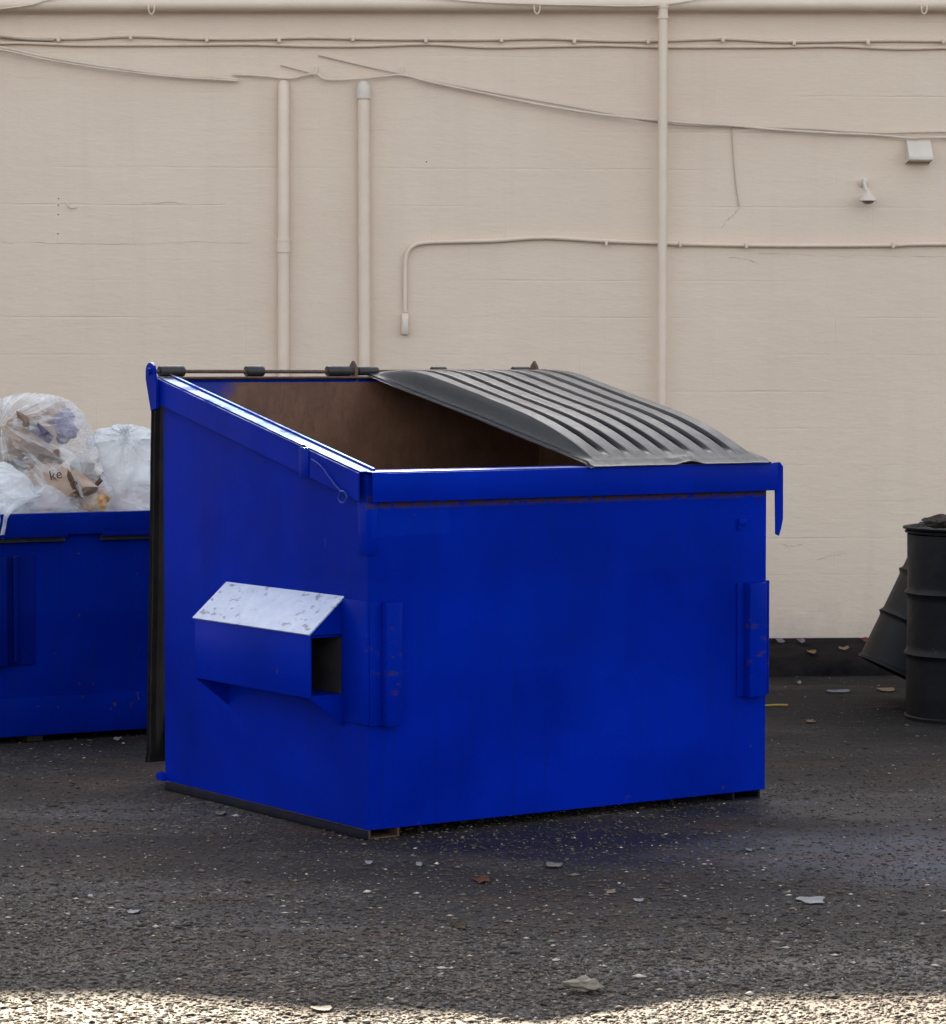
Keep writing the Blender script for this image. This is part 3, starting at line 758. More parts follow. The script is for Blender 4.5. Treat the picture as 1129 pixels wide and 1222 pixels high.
# swung right over the back: hangs down behind, ribs against the back panel
L2M = Matrix.Translation((.012, RV + .088, RZ - .05)) @ Matrix.Rotation(R(-267.6), 4, 'X')
lid2.matrix_local = L2M
lid2['label'] = 'open lid hanging behind'
def knuckle(parent, Pm, u0, u1, r, lab='hinge_sleeve'):
    bm = bmesh.new(); Mi = Pm.inverted()
    add_tube(bm, [Mi @ Vector((u, RV, RZ)) for u in (u0, u0 + .006, u1 - .006, u1)], [r * .93, r, r, r * .93], 16)
    # tongue joining sleeve and lid
    o = obj(lab, bm, M_black, parent); return o
for (a, b) in ((-.005, .098), (.37, .445), (.735, .835)): knuckle(lid2, L2M, a, b, .021)
for (a, b) in ((.875, .965), (1.225, 1.29), (1.62, 1.70)): knuckle(lid, LMAT, a, b, .018)
# ------------------------------------------------------------------ second dumpster
RA = math.atan2(.313, .578)
RO = Vector((-2.011, 12.404, 0)); RMx = Matrix.Translation(RO) @ Matrix.Rotation(RA, 4, 'Z')
u0, u1 = -0.42, 1.30; RD = 1.12; RH = .974; RHb = .99
rd = empty('dumpster', RMx, 'lower weathered blue dumpster at the left, heaped with rubbish bags', 'dumpster')
bm = bmesh.new()
pf = [(0, .027), (RD, .027), (RD, RHb), (0, RH - .003)]
add_prism(bm, pf, 0, u0, u0 + .006); add_prism(bm, pf, 0, u1 - .006, u1)
add_box(bm, u0 + .006, u1 - .006, 0, .006, .027, RH - .003); add_box(bm, u0 + .006, u1 - .006, RD - .006, RD, .027, RHb)
add_box(bm, u0 + .006, u1 - .006, .006, RD - .006, .05, .056)
obj('body', bm, M_rear, rd)
bm = bmesh.new()
def q4(*p): bm.faces.new([bm.verts.new(q) for q in p])
e = .011
q4((u0 + e, RD - e, .06), (u1 - e, RD - e, .06), (u1 - e, RD - e, RHb - .01), (u0 + e, RD - e, RHb - .01))
q4((u0 + e, e, .07), (u1 - e, e, .07), (u1 - e, RD - e, .07), (u0 + e, RD - e, .07))
obj('interior_lining', bm, M_inside, rd, ang=None)
bm = bmesh.new()
add_box(bm, u0 - .01, u1 + .01, -.022, -.016, RH - .088, RH + .004, .0015); add_box(bm, u0 - .01, u1 + .01, -.0155, .03, RH - .002, RH + .004, .001)
obj('front_rim', bm, M_rear, rd)
bm = bmesh.new(); add_box(bm, u0, .295, -.046, -.0222, RH - .098, RH - .082, .001); add_box(bm, .455, u1, -.046, -.0222, RH - .098, RH - .082, .001); obj('rim_lip', bm, M_rearb, rd)
for a, b in ((u0, .292), (.458, u1)):
    bm = bmesh.new(); add_box(bm, a, b, -.0215, -.0008, RH - .116, RH - .0985); obj('slot_shade', bm, M_dark_hole, rd)  # solid dark strip standing in for the shaded gap below the lip
bm = bmesh.new(); add_box(bm, u0, u1, -.024, -.0005, .030, .195, .004); obj('kick_plate', bm, M_rear, rd)
bm = bmesh.new(); add_box(bm, -.10, .155, -.010, -.0005, .335, .80, .0015); add_box(bm, -.09, .02, -.05, -.0105, .335, .80, .003); add_box(bm, .055, .075, -.03, -.0105, .35, .80, .002); obj('front_bracket', bm, M_rearb, rd)
for a, b in ((u0 + .05, u0 + .18), (.13, .20), (u1 - .2, u1 - .07)):
    bm = bmesh.new(); add_box(bm, a, b, .02, RD - .02, .0015, .0265); obj('skid', bm, M_dark_hole, rd)

# ------------------------------------------------------------------ bags and their contents
def make_bag_mat(name, base, opac, edge, tint=(0.95, 0.97, 0.99), rough=0.22, knot=None):
    t = NT(name)
    lw = t.n('ShaderNodeLayerWeight'); lw.inputs['Blend'].default_value = 0.35
    st = t.noise(11, 5, 0.65, t.mapped((1, 1, 1)), 0.8); st2 = t.noise(5, 3, 0.6, t.mapped((1, 1, 2), (2, 4, 1)), 1.5)
    fac = t.math('ADD', opac, t.math('MULTIPLY', lw.outputs['Facing'], edge))
    fac = t.math('ADD', fac, t.math('MULTIPLY', t.ramp(st, [(0.54, 0), (0.68, 1)]), 0.16))
    fac = t.math('ADD', fac, t.math('MULTIPLY', t.ramp(st2, [(0.50, 0), (0.60, 1)]), 0.20))
    fold_h = None
    if knot:                                            # film gathered in pleats that run out from the knot
        x, y, z = t.sep(t.co())
        dx = t.math('SUBTRACT', x, knot[0]); dz = t.math('SUBTRACT', z, knot[1])
        an = t.math('ARCTAN2', dz, dx); ds = t.math('SQRT', t.math('ADD', t.math('MULTIPLY', dx, dx), t.math('MULTIPLY', dz, dz)))
        cb_ = t.n('ShaderNodeCombineXYZ'); t.set(cb_.inputs[0], an); t.set(cb_.inputs[1], t.math('MULTIPLY', ds, 0.5)); t.set(cb_.inputs[2], t.math('MULTIPLY', y, 0.8))
        pl_ = t.noise(5.5, 4, 0.62, cb_.outputs[0]); fade = t.ramp(t.math('DIVIDE', ds, 0.6), [(0.0, 1), (0.55, 0.75), (1.0, 0.25)])
        fac = t.math('ADD', fac, t.math('MULTIPLY', t.math('MULTIPLY', t.ramp(pl_, [(0.50, 0), (0.60, 1)]), fade), 0.42))
        fold_h = t.math('MULTIPLY', pl_, 1.3)
    fac = t.math('MINIMUM', fac, 0.97)
    hh_ = t.math('ADD', t.math('MULTIPLY', t.noise(9, 5, 0.6, None, 1.6), 1.2), t.math('MULTIPLY', t.noise(60, 4, 0.6), .15))
    if fold_h is not None: hh_ = t.math('ADD', t.math('MULTIPLY', hh_, .6), fold_h)
    nrm = t.bump(hh_, 0.9, 0.018)
    t.p(color=tint, rough=rough, normal=nrm, spec=0.6)
    tl = t.n('ShaderNodeBsdfTranslucent'); tl.inputs[0].default_value = (*tint, 1)
    mx = t.n('ShaderNodeMixShader'); mx.inputs[0].default_value = 0.35; t.t.links.new(t.b.outputs[0], mx.inputs[1]); t.t.links.new(tl.outputs[0], mx.inputs[2])
    tr = t.n('ShaderNodeBsdfTransparent'); tr.inputs[0].default_value = (0.97, 0.98, 1, 1)
    m2 = t.n('ShaderNodeMixShader'); t.set(m2.inputs[0], fac); t.t.links.new(tr.outputs[0], m2.inputs[1]); t.t.links.new(mx.outputs[0], m2.inputs[2])
    t.t.links.new(m2.outputs[0], t.out.inputs['Surface']); return t.m
M_clear = make_bag_mat('clear film bag', None, 0.11, 0.40, knot=(-.115, .56))
M_milky = make_bag_mat('milky film bag', None, 0.62, 0.30, (0.95, 0.97, 0.99), .16)
M_thin = make_bag_mat('thin white film bag', None, 0.42, 0.40, (0.92, 0.94, 0.97))
def bag(name, c, prof, label, mat, knot=None, seed=0, wr=0.03, flat_y=0.85, shear=(0, 0), tail=None, group='rubbish bags in the left dumpster', fold=.014, lean=None):
    """soft bag: prof = list of (z, half width) from bottom to top, metres about c"""
    bm = bmesh.new(); nz, na = 64, 128
    zs_ = [p[0] for p in prof]; ws_ = [p[1] for p in prof]
    def rad(z):
        return float(np.interp(z, zs_, ws_))
    rings = []; so = Vector((seed * 7.3, seed * 3.1, seed * 5.7))
    zmin, zmax = zs_[0], zs_[-1]
    for j in range(nz + 1):
        f = j / nz; z = zmin + (zmax - zmin) * (0.5 - 0.5 * math.cos(PI * f)); ring = []
        for i in range(na):
            a = 2 * PI * i / na
            r = rad(z)
            d = Vector((math.cos(a), math.sin(a) * flat_y, 0))
            P = d * r + Vector((shear[0] * (z - zmin) , shear[1] * (z - zmin), z))
            n1 = noise.noise(P * 4 + so); n2 = noise.noise(P * 10 + so * 2)
            n3 = 1 - abs(noise.noise(P * 7 + so * 3)) * 2          # ridged creases
            n4 = 1 - abs(noise.noise(Vector((P.x * 16, P.y * 16, P.z * 5)) + so)) * 2
            disp = wr * (0.9 * n1 + 0.35 * n2 + 0.75 * (n3 - .5) + .45 * (n4 - .5))
            if knot is not None:
                k = P - Vector(knot); L = k.length
                ang = math.atan2(k.z, k.x)
                fl = math.exp(-L / .22)
                disp += fold * math.sin(ang * 15 + 3 * noise.noise(P * 3)) * fl * sst(L / .03) + fold * .7 * math.sin(ang * 31 + 1) * math.exp(-L / .12)
                disp -= 0.05 * math.exp(-(L / .07) ** 2)
            dirv = Vector((d.x, d.y, 0.35 * (z - (zmin + zmax) / 2) / (zmax - zmin)))
            ring.append(bm.verts.new(P + dirv * disp * (0.35 + .65 * min(1, r / .1))))
        rings.append(ring)
    for j in range(nz):
        for i in range(na): bm.faces.new((rings[j][i], rings[j][(i + 1) % na], rings[j + 1][(i + 1) % na], rings[j + 1][i]))
    bm.faces.new(rings[-1]); bm.faces.new(list(reversed(rings[0])))
    if tail:                                            # loose gathered film
        tp, w0, w1, sd = tail; tp = [Vector(p) for p in tp]; path = smooth_path(tp, 6); m = len(path); cols = 28
        g_ = []
        for j, p in enumerate(path):
            f = j / (m - 1); w = w0 + (w1 - w0) * f; row = []
            for i in range(cols):
                s = i / (cols - 1) * 2 - 1
                ph = math.sin(s * 9 + 4 * noise.noise(Vector((s * 2, f * 2, sd))))
                row.append(bm.verts.new(p + Vector((s * w, -0.02 * (1 - s * s) - 0.016 * ph * (0.5 + f), 0.012 * noise.noise(Vector((s * 3, f * 5, sd + 3))) - (0.03 * abs(s) * f)))))
            g_.append(row)
        for j in range(m - 1):
            for i in range(cols - 1): bm.faces.new((g_[j][i], g_[j][i + 1], g_[j + 1][i + 1], g_[j + 1][i]))
    o = obj(name, bm, mat, M=Matrix.Translation(c), ang=70, origin=(0, 0, zmin)); 
    return tag(o, label, 'rubbish bag', group)
# big clear bag
cb = at(38, 540, 13.02); cb.z = 1.0
bag('rubbish_bag', cb, [(-.20, .20), (-.12, .34), (0.0, .375), (.05, .37), (.12, .335), (.22, .29), (.32, .26), (.40, .225), (.45, .17), (.475, .10), (.487, .02)],
    'big clear bag full of brown paper, tallest in the left dumpster', M_clear, knot=(-.115, -.22, .36), seed=1, wr=.018)
cw = at(152, 570, 13.12); cw.z = 1.0
bag('rubbish_bag', cw, [(-.22, .10), (-.12, .18), (0.0, .185), (.08, .175), (.20, .155), (.28, .135), (.325, .09), (.345, .03)],
    'milky white bag behind the big clear bag, beside the dark hanging lid', M_milky, seed=2, wr=.040, knot=(.0, -.13, .30), shear=(-.02, 0))
c3 = at(4, 600, 12.74); c3.z = 1.0
bag('rubbish_bag', c3, [(-.16, .06), (-.08, .12), (0.0, .145), (.06, .13), (.13, .095), (.175, .055), (.19, .01)],
    'small rounded white bag at the left edge, in front of the big clear bag', M_milky, seed=3, wr=.030, knot=(-.1, -.12, .02))
c4 = at(50, 606, 12.78); c4.z = .985
bag('rubbish_bag', c4, [(-.10, .06), (-.04, .14), (.0, .165), (.04, .14), (.075, .10), (.11, .045), (.122, .01)],
    'low flat thin bag with pinkish contents on the rim, its torn end hanging over', M_thin, seed=4, wr=.020, flat_y=.62, shear=(.05, 0),
    tail=([(-.06, -.05, .06), (-.11, -.18, .05), (-.135, -.31, .028), (-.15, -.375, .004), (-.155, -.388, -.04), (-.16, -.388, -.085)], .085, .055, 2))

M_kraft = make_simple('brown kraft paper', (0.17, 0.095, 0.055), (0.30, 0.19, 0.12), 9, 0.75, 0.5, 30, bdist=.006)
M_kraft2 = make_simple('pale brown paper', (0.33, 0.22, 0.155), (0.46, 0.33, 0.25), 9, 0.75, 0.5, 30, bdist=.006)
M_paperw = make_simple('off white paper', (0.55, 0.52, 0.50), (0.68, 0.65, 0.62), 9, 0.75, 0.4, 30, bdist=.005)
M_orange = make_simple('orange peel card', (0.50, 0.24, 0.08), (0.66, 0.38, 0.15), 12, 0.6, 0.3, 30)
M_pink = make_simple('pinkish wrapping', (0.45, 0.23, 0.24), (0.62, 0.42, 0.42), 18, 0.6, 0.4, 30)
M_purple = make_simple('violet grey wrapping', (0.16, 0.14, 0.24), (0.26, 0.22, 0.33), 12, 0.6, 0.4, 30)
M_ink = make_simple('dark ink', (0.03, 0.025, 0.025), (0.05, 0.04, 0.04), 9, 0.8, 0.0)
def crumple(name, px, py, Y, sx, sz, mat, label, seed, rx=0, ry=0, rz=0, sy=.05, amp=.25, cat='paper', group=None):
    """crumpled sheet-like lump with sharp folds"""
    bm = bmesh.new(); bmesh.ops.create_icosphere(bm, subdivisions=4, radius=1)
    so = Vector((seed * 3.7, seed * 1.3, seed * 2.9))
    seeds = [Vector((random.Random(seed * 50 + k).uniform(-1, 1), random.Random(seed * 50 + k + 20).uniform(-1, 1), random.Random(seed * 50 + k + 40).uniform(-1, 1))).normalized() for k in range(16)]
    for v in bm.verts:
        n_ = v.co.normalized(); 
        r = min(0.80 / max(.05, n_.dot(s)) for s in seeds if n_.dot(s) > .1) if any(n_.dot(s) > .1 for s in seeds) else 1.1
        r = min(r, 1.25) * (1 + amp * (noise.noise(n_ * 2.1 + so)) + .10 * (1 - 2 * abs(noise.noise(n_ * 5 + so))))
        v.co = Vector((n_.x * r * sx, n_.y * r * sy, n_.z * r * sz))
    Mx = Matrix.Translation(at(px, py, Y)) @ Matrix.Rotation(R(rz), 4, 'Z') @ Matrix.Rotation(R(ry), 4, 'Y') @ Matrix.Rotation(R(rx), 4, 'X')
    return tag(obj(name, bm, mat, M=Mx, ang=22), label, cat, group)
GP = 'papers inside the big clear bag'
crumple('paper_bag', 44, 500, 13.0, .12, .075, M_kraft2, 'pale brown paper at the top of the big clear bag', 1, ry=-8, group=GP, sy=.10)
crumple('paper_bag', 38, 521, 12.90, .13, .085, M_kraft2, 'pinkish brown crumpled paper bag beside the knot of the big clear bag', 2, ry=20, group=GP, sy=.08)
crumple('wrapper', 72, 510, 12.97, .075, .07, M_purple, 'violet grey wrapper near the top of the big clear bag', 3, ry=35, group=GP, cat='wrapper')
crumple('paper_bag', 50, 553, 12.88, .085, .05, M_kraft, 'brown crumpled paper bag in the middle of the big clear bag', 5, ry=-10, group=GP, sy=.07)
pb = crumple('paper_bag', 60, 582, 12.80, .165, .10, M_kraft2, 'large brown paper bag with printing low in the big clear bag', 6, ry=4, sy=.06, amp=.12, group=GP)
crumple('paper', 104, 560, 12.95, .07, .085, M_paperw, 'white crumpled paper at the right of the big clear bag', 9, ry=20, group=GP)
crumple('carton', 108, 602, 12.88, .050, .050, M_orange, 'orange carton in the lower right corner of the big clear bag', 10, group=GP, cat='carton', ry=-15)
crumple('carton', 120, 594, 12.93, .035, .04, M_orange, 'second smaller orange scrap at the right end of the big clear bag', 11, group=GP, cat='carton', ry=18)
crumple('paper', 8, 533, 12.93, .10, .10, M_kraft2, 'brown paper left of the knot in the big clear bag', 13, ry=-24, group=GP, sy=.09)
crumple('wrapper', 48, 604, 12.77, .10, .035, M_pink, 'pinkish wrapper inside the low flat bag on the rim', 14, group='wrappers in the white bags', cat='wrapper')
crumple('wrapper', 152, 600, 13.08, .10, .045, M_pink, 'pale pinkish wrapper at the bottom of the milky white bag', 15, group='wrappers in the white bags', cat='wrapper')
def sheet(zp, Y, mat, label, seed, cat='paper', fold=.03, name='paper', group=GP, thick=.003):
    """thin folded piece of paper facing the yard, its outline in 5.645x photo pixels"""
    rnd = random.Random(seed); P = [(x / 5.645, 460 + y / 5.645) for x, y in zp]
    cx_ = sum(p[0] for p in P) / len(P); cy_ = sum(p[1] for p in P) / len(P); c = at(cx_, cy_, Y)
    bm = bmesh.new(); ring = []
    m_ = len(P)
    for i in range(m_):
        for k in range(3):
            a_, b_ = P[i], P[(i + 1) % m_]; f = k / 3
            ring.append(bm.verts.new(at(a_[0] + (b_[0] - a_[0]) * f + rnd.uniform(-.3, .3), a_[1] + (b_[1] - a_[1]) * f + rnd.uniform(-.3, .3), Y + rnd.uniform(0, fold * .5) + fold * (i % 2)) - c))
    ct = bm.verts.new((0, -fold * .2, 0))
    for i in range(len(ring)): bm.faces.new((ct, ring[i], ring[(i + 1) % len(ring)]))
    bmesh.ops.solidify(bm, geom=bm.faces[:], thickness=thick)
    return tag(obj(name, bm, mat, M=Matrix.Translation(c), ang=20), label, cat, group)
sheet([(0, 500), (140, 505), (235, 465), (255, 480), (160, 585), (60, 545), (0, 530)], 12.86, M_kraft, 'dark brown folded paper strip behind the small white bag', 51)
sheet([(455, 565), (492, 600), (562, 770), (450, 685)], 12.735, M_kraft, 'dark torn paper fold right of the printed paper bag', 52)
sheet([(478, 585), (522, 622), (572, 765), (546, 752)], 12.722, M_paperw, 'narrow white printed paper low in the big clear bag', 53, fold=.008)
sheet([(672, 615), (692, 642), (612, 735), (572, 768)], 12.85, M_kraft, 'slim brown paper standing right of the narrow white paper', 54)
sheet([(110, 165), (255, 250), (210, 315), (125, 285)], 12.80, M_kraft2, 'pale brown triangular fold right beside the knot of the big clear bag', 55)
sheet([(255, 250), (365, 345), (330, 395), (215, 312)], 12.80, M_purple, 'violet grey flap in the upper middle of the big clear bag', 56, cat='wrapper', name='wrapper')
sheet([(110, 430), (230, 372), (400, 432), (405, 520), (250, 515), (180, 482)], 12.80, M_kraft2, 'brown paper panel in the centre of the big clear bag', 57)
sheet([(500, 510), (640, 522), (645, 600), (560, 695), (498, 620)], 12.84, M_paperw, 'white folded paper at the right of the brown centre panel', 58, fold=.05)
def lettering(txt, px, py, Y, size, parent, tilt=0):
    cu = bpy.data.curves.new('lettering', 'FONT'); cu.body = txt; cu.size = size; cu.extrude = .0006; cu.align_x = 'CENTER'; cu.align_y = 'CENTER'
    tmp = bpy.data.objects.new('tmp', cu); COL.objects.link(tmp)
    bpy.context.view_layer.update()
    me = bpy.data.meshes.new_from_object(tmp.evaluated_get(bpy.context.evaluated_depsgraph_get())); bpy.data.objects.remove(tmp); bpy.data.curves.remove(cu)
    me.materials.append(M_ink); me.name = 'lettering'
    o = bpy.data.objects.new('lettering', me); COL.objects.link(o); o.parent = parent
    bpy.context.view_layer.update()
    Mw = Matrix.Translation(at(px, py, Y)) @ Matrix.Rotation(R(tilt), 4, 'Y') @ Matrix.Rotation(R(90), 4, 'X')
    o.matrix_local = parent.matrix_world.inverted() @ Mw
    return o
bpy.context.view_layer.update()
nw = [o for o in bpy.data.objects if o.get('label', '').startswith('narrow white printed')][0]
lettering('ke', 66.5, 567, 12.725, .060, pb, -12)
lettering('e', 90, 576, 12.712, .045, nw, 40)

# ------------------------------------------------------------------ drums
def make_drum_mat():
    t = NT('blackened steel drum')
    n = t.noise(5, 6, 0.65); n2 = t.noise(30, 5, 0.7, t.mapped((1, 1, .4)))
    c = t.mix(t.ramp(n, [(0.35, 0), (0.7, 1)]), (0.0032, 0.0032, 0.0035), (0.0085, 0.008, 0.009))
    c = t.mix(t.math('MULTIPLY', t.ramp(n2, [(0.58, 0), (0.74, 1)]), .5), c, (0.025, 0.018, 0.015))
    sp = t.noise(9, 4, .6, t.mapped((1, 1, 1), (2, 2, 7)))
    c = t.mix(t.math('MULTIPLY', t.ramp(sp, [(0.68, 0), (0.72, 1)]), .6), c, (0.13, 0.07, 0.045))
    t.p(color=c, rough=t.math('ADD', .38, t.math('MULTIPLY', n, .3)), normal=t.bump(t.math('ADD', t.noise(7, 3), t.math('MULTIPLY', n2, .1)),   .5, .012), spec=.25); return t.m
M_drum = make_drum_mat()
def drum(M, label, H=.875, r=.285, seed=0, topped=True):
    root = empty('drum', M, label, 'drum', 'black steel drums by the wall')
    pr = [(r - .006, .004), (r + .004, .0), (r + .005, .014), (r - .003, .020)]
    for k in range(1, 60):
        z = .02 + (H - .04) * k / 60; b = 0
        for zr in (H * .345, H * .655): b += .015 * math.exp(-((z - zr) / .010) ** 2) 
        pr.append((r - .003 + b, z))
    bm = bmesh.new(); add_lathe(bm, pr, 72)
    for v in bm.verts:
        a = math.atan2(v.co.y, v.co.x); dn = .007 * noise.noise(Vector((math.cos(a) * 1.6, math.sin(a) * 1.6, v.co.z * 2.4)) + Vector((seed * 4.1, 0, 0)))
        v.co.x *= 1 + dn / r; v.co.y *= 1 + dn / r
    add_lathe(bm, [(r - .006, .012), (.01, .014)], 72)
    obj('shell', bm, M_drum, root, ang=40, recalc=True)
    bm = bmesh.new()
    add_lathe(bm, [(r - .004, H - .030), (r + .007, H - .027), (r + .008, H - .018), (r + .001, H - .014), (r + .016, H - .009), (r + .018, H - .001), (r + .010, H + .004), (r - .004, H + .002), (r - .012, H - .010), (r - .05, H - .012), (.02, H - .010)], 72, cap1=True)
    for v in bm.verts: v.co.z += .004 * noise.noise(Vector((v.co.x * 5, v.co.y * 5, seed)))
    obj('lid', bm, M_drum, root, ang=40)
    return root
up_c = Vector((2.262, 13.335, 0))
drum(Matrix.Translation(up_c), 'upright black steel drum with a dark lump on its lid', seed=1)
# leaning drum: behind the upright one, tipped to the right with its top resting towards the front
tilt = R(26); r_ = .262
lowp = Vector((2.31, 13.90, 0.0))                     # lowest point of the bottom rim
yaw = Matrix.Rotation(R(8), 4, 'Z')
Ml = Matrix.Translation(lowp) @ yaw @ Matrix.Rotation(tilt, 4, 'Y') @ Matrix.Translation((-r_ - .005, 0, 0))
drum(Ml, 'black steel drum tipped over to the right behind the upright drum', H=.70, r=r_, seed=4)
lump = crumple('rag', 1122, 626, 13.30, .085, .030, make_simple('dark brown rag', (.022, .015, .012), (.05, .034, .028), 14, .9, .5, 40), 'dark brown lump of rag lying on the upright drum', 21, sy=.06, cat='rag')
lump.location.z = .875 + .022

# ------------------------------------------------------------------ litter and stones
gz = lambda px, py: ground(px, py)
def scrap(name, px, py, wpx, hpx, mat, label, cat, seed, z=0.0, rz=0, thick=.0025, group='litter on the asphalt', curl=.010, base=None):
    """thin curled irregular sheet lying on the ground; wpx/hpx are its size in photo pixels there"""
    c = base if base is not None else ground(px, py, z); Y = c.y
    w = wpx / F * Y; h = .8 * hpx / (F * (CH - z) / Y ** 2)
    rnd = random.Random(seed); k = 14; bm = bmesh.new()
    outl = []
    for i in range(k):
        a = 2 * PI * i / k; q = max(abs(math.cos(a)), abs(math.sin(a))) ** .75
        rr = (0.5 / q) * (rnd.uniform(.45, 1.1) if name == 'dead_leaf' else rnd.uniform(.70, 1.05)); outl.append((rr * math.cos(a) * w, rr * math.sin(a) * h))
    def zz(x, y): return .003 + curl * (abs(x / w) ** 2 * 2) * rnd.uniform(.5, 1.1) + curl * .4 * noise.noise(Vector((x * 30, y * 30, seed)))
    tp = [bm.verts.new((x, y, max(.0015, zz(x, y)) + thick)) for x, y in outl]; ct = bm.verts.new((0, 0, .003 + thick))
    mid = [bm.verts.new((x * .5, y * .5, max(.001, zz(x * .5, y * .5)) + thick)) for x, y in outl]
    for i in range(k):
        j = (i + 1) % k; bm.faces.new((ct, mid[i], mid[j])); bm.faces.new((mid[i], tp[i], tp[j], mid[j]))
    bmesh.ops.solidify(bm, geom=bm.faces[:], thickness=thick)
    return tag(obj(name, bm, mat, M=Matrix.Translation(c) @ Matrix.Rotation(R(rz), 4, 'Z'), ang=50), label, cat, group)
Pw = flat('white scrap', (0.50, 0.50, 0.51), .7, .6); Pc = flat('cream scrap', (0.42, 0.37, 0.31), .7, .5); Po = flat('orange leaf', (0.22, 0.075, 0.028), .7, .4); Pt = flat('tan scrap', (0.40, 0.29, 0.19))
Py = flat('yellow straw', (0.40, 0.25, 0.06)); Pl = flat('lavender paper', (0.34, 0.32, 0.40)); Pr = flat('red wrapper', (0.30, 0.05, 0.04)); Pd = flat('dark lump', (0.035, 0.03, 0.028))
scrap('paper_scrap', 968, 1076, 38, 11, Pw, 'white torn paper scrap on the asphalt right of the dumpster front', 'paper scrap', 1, curl=.006)
scrap('paper_scrap', 661, 1035, 21, 7, Pc, 'cream card strip on the asphalt below the dumpster front', 'paper scrap', 2, curl=.004, thick=.006)
scrap('dead_leaf', 575, 1051, 26, 12, Po, 'ragged orange brown leaf on the asphalt below the dumpster front', 'leaf', 3, curl=.016)
scrap('paper_scrap', 385, 1206, 29, 7, Pc, 'pale sliver lying on the edge of the sunlit strip at the bottom', 'paper scrap', 4)
scrap('paper_scrap', 160, 1090, 17, 5, Pw, 'white sliver on the asphalt at the left, below the dumpster corner', 'paper scrap', 5)
scrap('paper_scrap', 263, 972, 13, 6, Pc, 'pale scrap beside the left foot of the dumpster', 'paper scrap', 6)
scrap('paper_scrap', 500, 1033, 9, 8, Pw, 'small white scrap below the near corner of the dumpster', 'paper scrap', 7, curl=.012)
scrap('paper_scrap', 440, 1031, 10, 6, Pw, 'smaller whitish scrap left of the one below the near corner', 'paper scrap', 8)
scrap('paper_scrap', 894, 1016, 9, 4, Pw, 'tiny white scrap below the right end of the dumpster', 'paper scrap', 9)
scrap('paper_scrap', 140, 883, 10, 5, Pw, 'white bit on the asphalt under the left dumpster', 'paper scrap', 10)
scrap('dead_leaf', 729, 1066, 14, 5, Pt, 'tan curled leaf below the middle of the dumpster front', 'leaf', 11)
scrap('paper_scrap', 762, 1076, 14, 4, Pw, 'thin white sliver beside the tan curled leaf', 'paper scrap', 12)
scrap('paper_scrap', 1000, 826, 34, 5, Pl, 'long pale strip of paper in front of the tipped drum', 'paper scrap', 13)
scrap('paper_scrap', 1058, 824, 24, 6, Pt, 'tan crumpled scrap under the edge of the tipped drum', 'paper scrap', 14)
scrap('dead_leaf', 968, 862, 12, 5, Pt, 'brown leaf on the asphalt between dumpster and drums', 'leaf', 15)
scrap('dead_leaf', 548, 1106, 24, 14, flat('mossy yellow leaf', (.10, .068, .026), .9, .4), 'yellowish brown mossy leaf mat in the foreground centre', 'leaf', 16, curl=.004, thick=.002)
bm = bmesh.new(); a = ground(912, 843.5); b = ground(940, 843); add_tube(bm, [a + Vector((0, 0, .006)), (a + b) / 2 + Vector((0, 0, .008)), b + Vector((0, 0, .006))], .005, 7)
tag(obj('straw', bm, Py, origin=a), 'yellow stick on the asphalt right of the dumpster', 'straw', 'litter on the asphalt')
# on the kerb strip
for (px, py, w_, h_, m_, lab, s_) in ((931, 766, 14, 9, Pl, 'lavender paper at the wall foot, next to the dumpster edge', 21), (955, 766, 12, 8, Pl, 'second lavender paper at the wall foot, right of the first', 22),
                                     (1031, 765, 11, 9, Pr, 'red wrapper at the wall foot beside the tipped drum', 23), (968, 779, 15, 5, Py, 'yellowish strip on the kerb below the lavender papers', 24),
                                     (1007, 775, 18, 5, Pt, 'tan scrap on the kerb left of the tipped drum', 25)):
    scrap('paper_scrap', px, py, w_ * .75, h_ * .75, m_, lab, 'paper scrap', s_, z=.105, curl=.022, group='litter on the kerb')
for (px, py, lab, s_) in ((951, 801, 'small white scrap at the foot of the kerb, left one', 31), (982, 801, 'small white dot of paper at the foot of the kerb, right one', 32), (953, 812, 'white shred lying below the kerb next to the dumpster edge', 33)):
    scrap('paper_scrap', px, py + 4, 6, 4, Pw, lab, 'paper scrap', s_, curl=.02)
def stone(px, py, wpx, mat, label, seed, cat='stone', group='single stones on the asphalt', name='stone', el=1.0):
    c = ground(px, py); w = wpx / F * c.y / 2
    bm = bmesh.new(); bmesh.ops.create_icosphere(bm, subdivisions=3, radius=1)
    for v in bm.verts:
        n_ = v.co.normalized(); r = 1 + .28 * noise.noise(n_ * 1.4 + Vector((seed, 0, 0))) + .10 * noise.noise(n_ * 4 + Vector((0, seed, 0)))
        v.co = Vector((n_.x * r * w * el, n_.y * r * w * .8, max(-.4, n_.z) * r * w * .62))
    return tag(obj(name, bm, mat, M=Matrix.Translation(c + Vector((0, 0, w * .22))) @ Matrix.Rotation(seed, 4, 'Z'), ang=40), label, cat, group)
Sg = flat('grey brown stone', (.15, .125, .10), .85, .5); Sd = flat('dark stone', (.045, .04, .036), .85, .5)
stone(812, 1112, 11, Sg, 'left of two grey brown stones in the foreground right of centre', 1.0); stone(870, 1112, 11, Sg, 'right of two grey brown stones in the foreground right of centre', 2.0)
stone(872, 1103, 9, Sg, 'small stone just above the right grey brown stone', 2.7); stone(815, 1102, 9, Sg, 'small stone just above the left grey brown stone', 3.3)
stone(1077, 1091, 14, Sd, 'dark stone at the right, below the white torn paper', 4.0); stone(365, 1101, 10, Sd, 'larger of two dark stones in the left foreground', 5.0); stone(354, 1104, 8, Sd, 'smaller of two dark stones in the left foreground', 6.0)
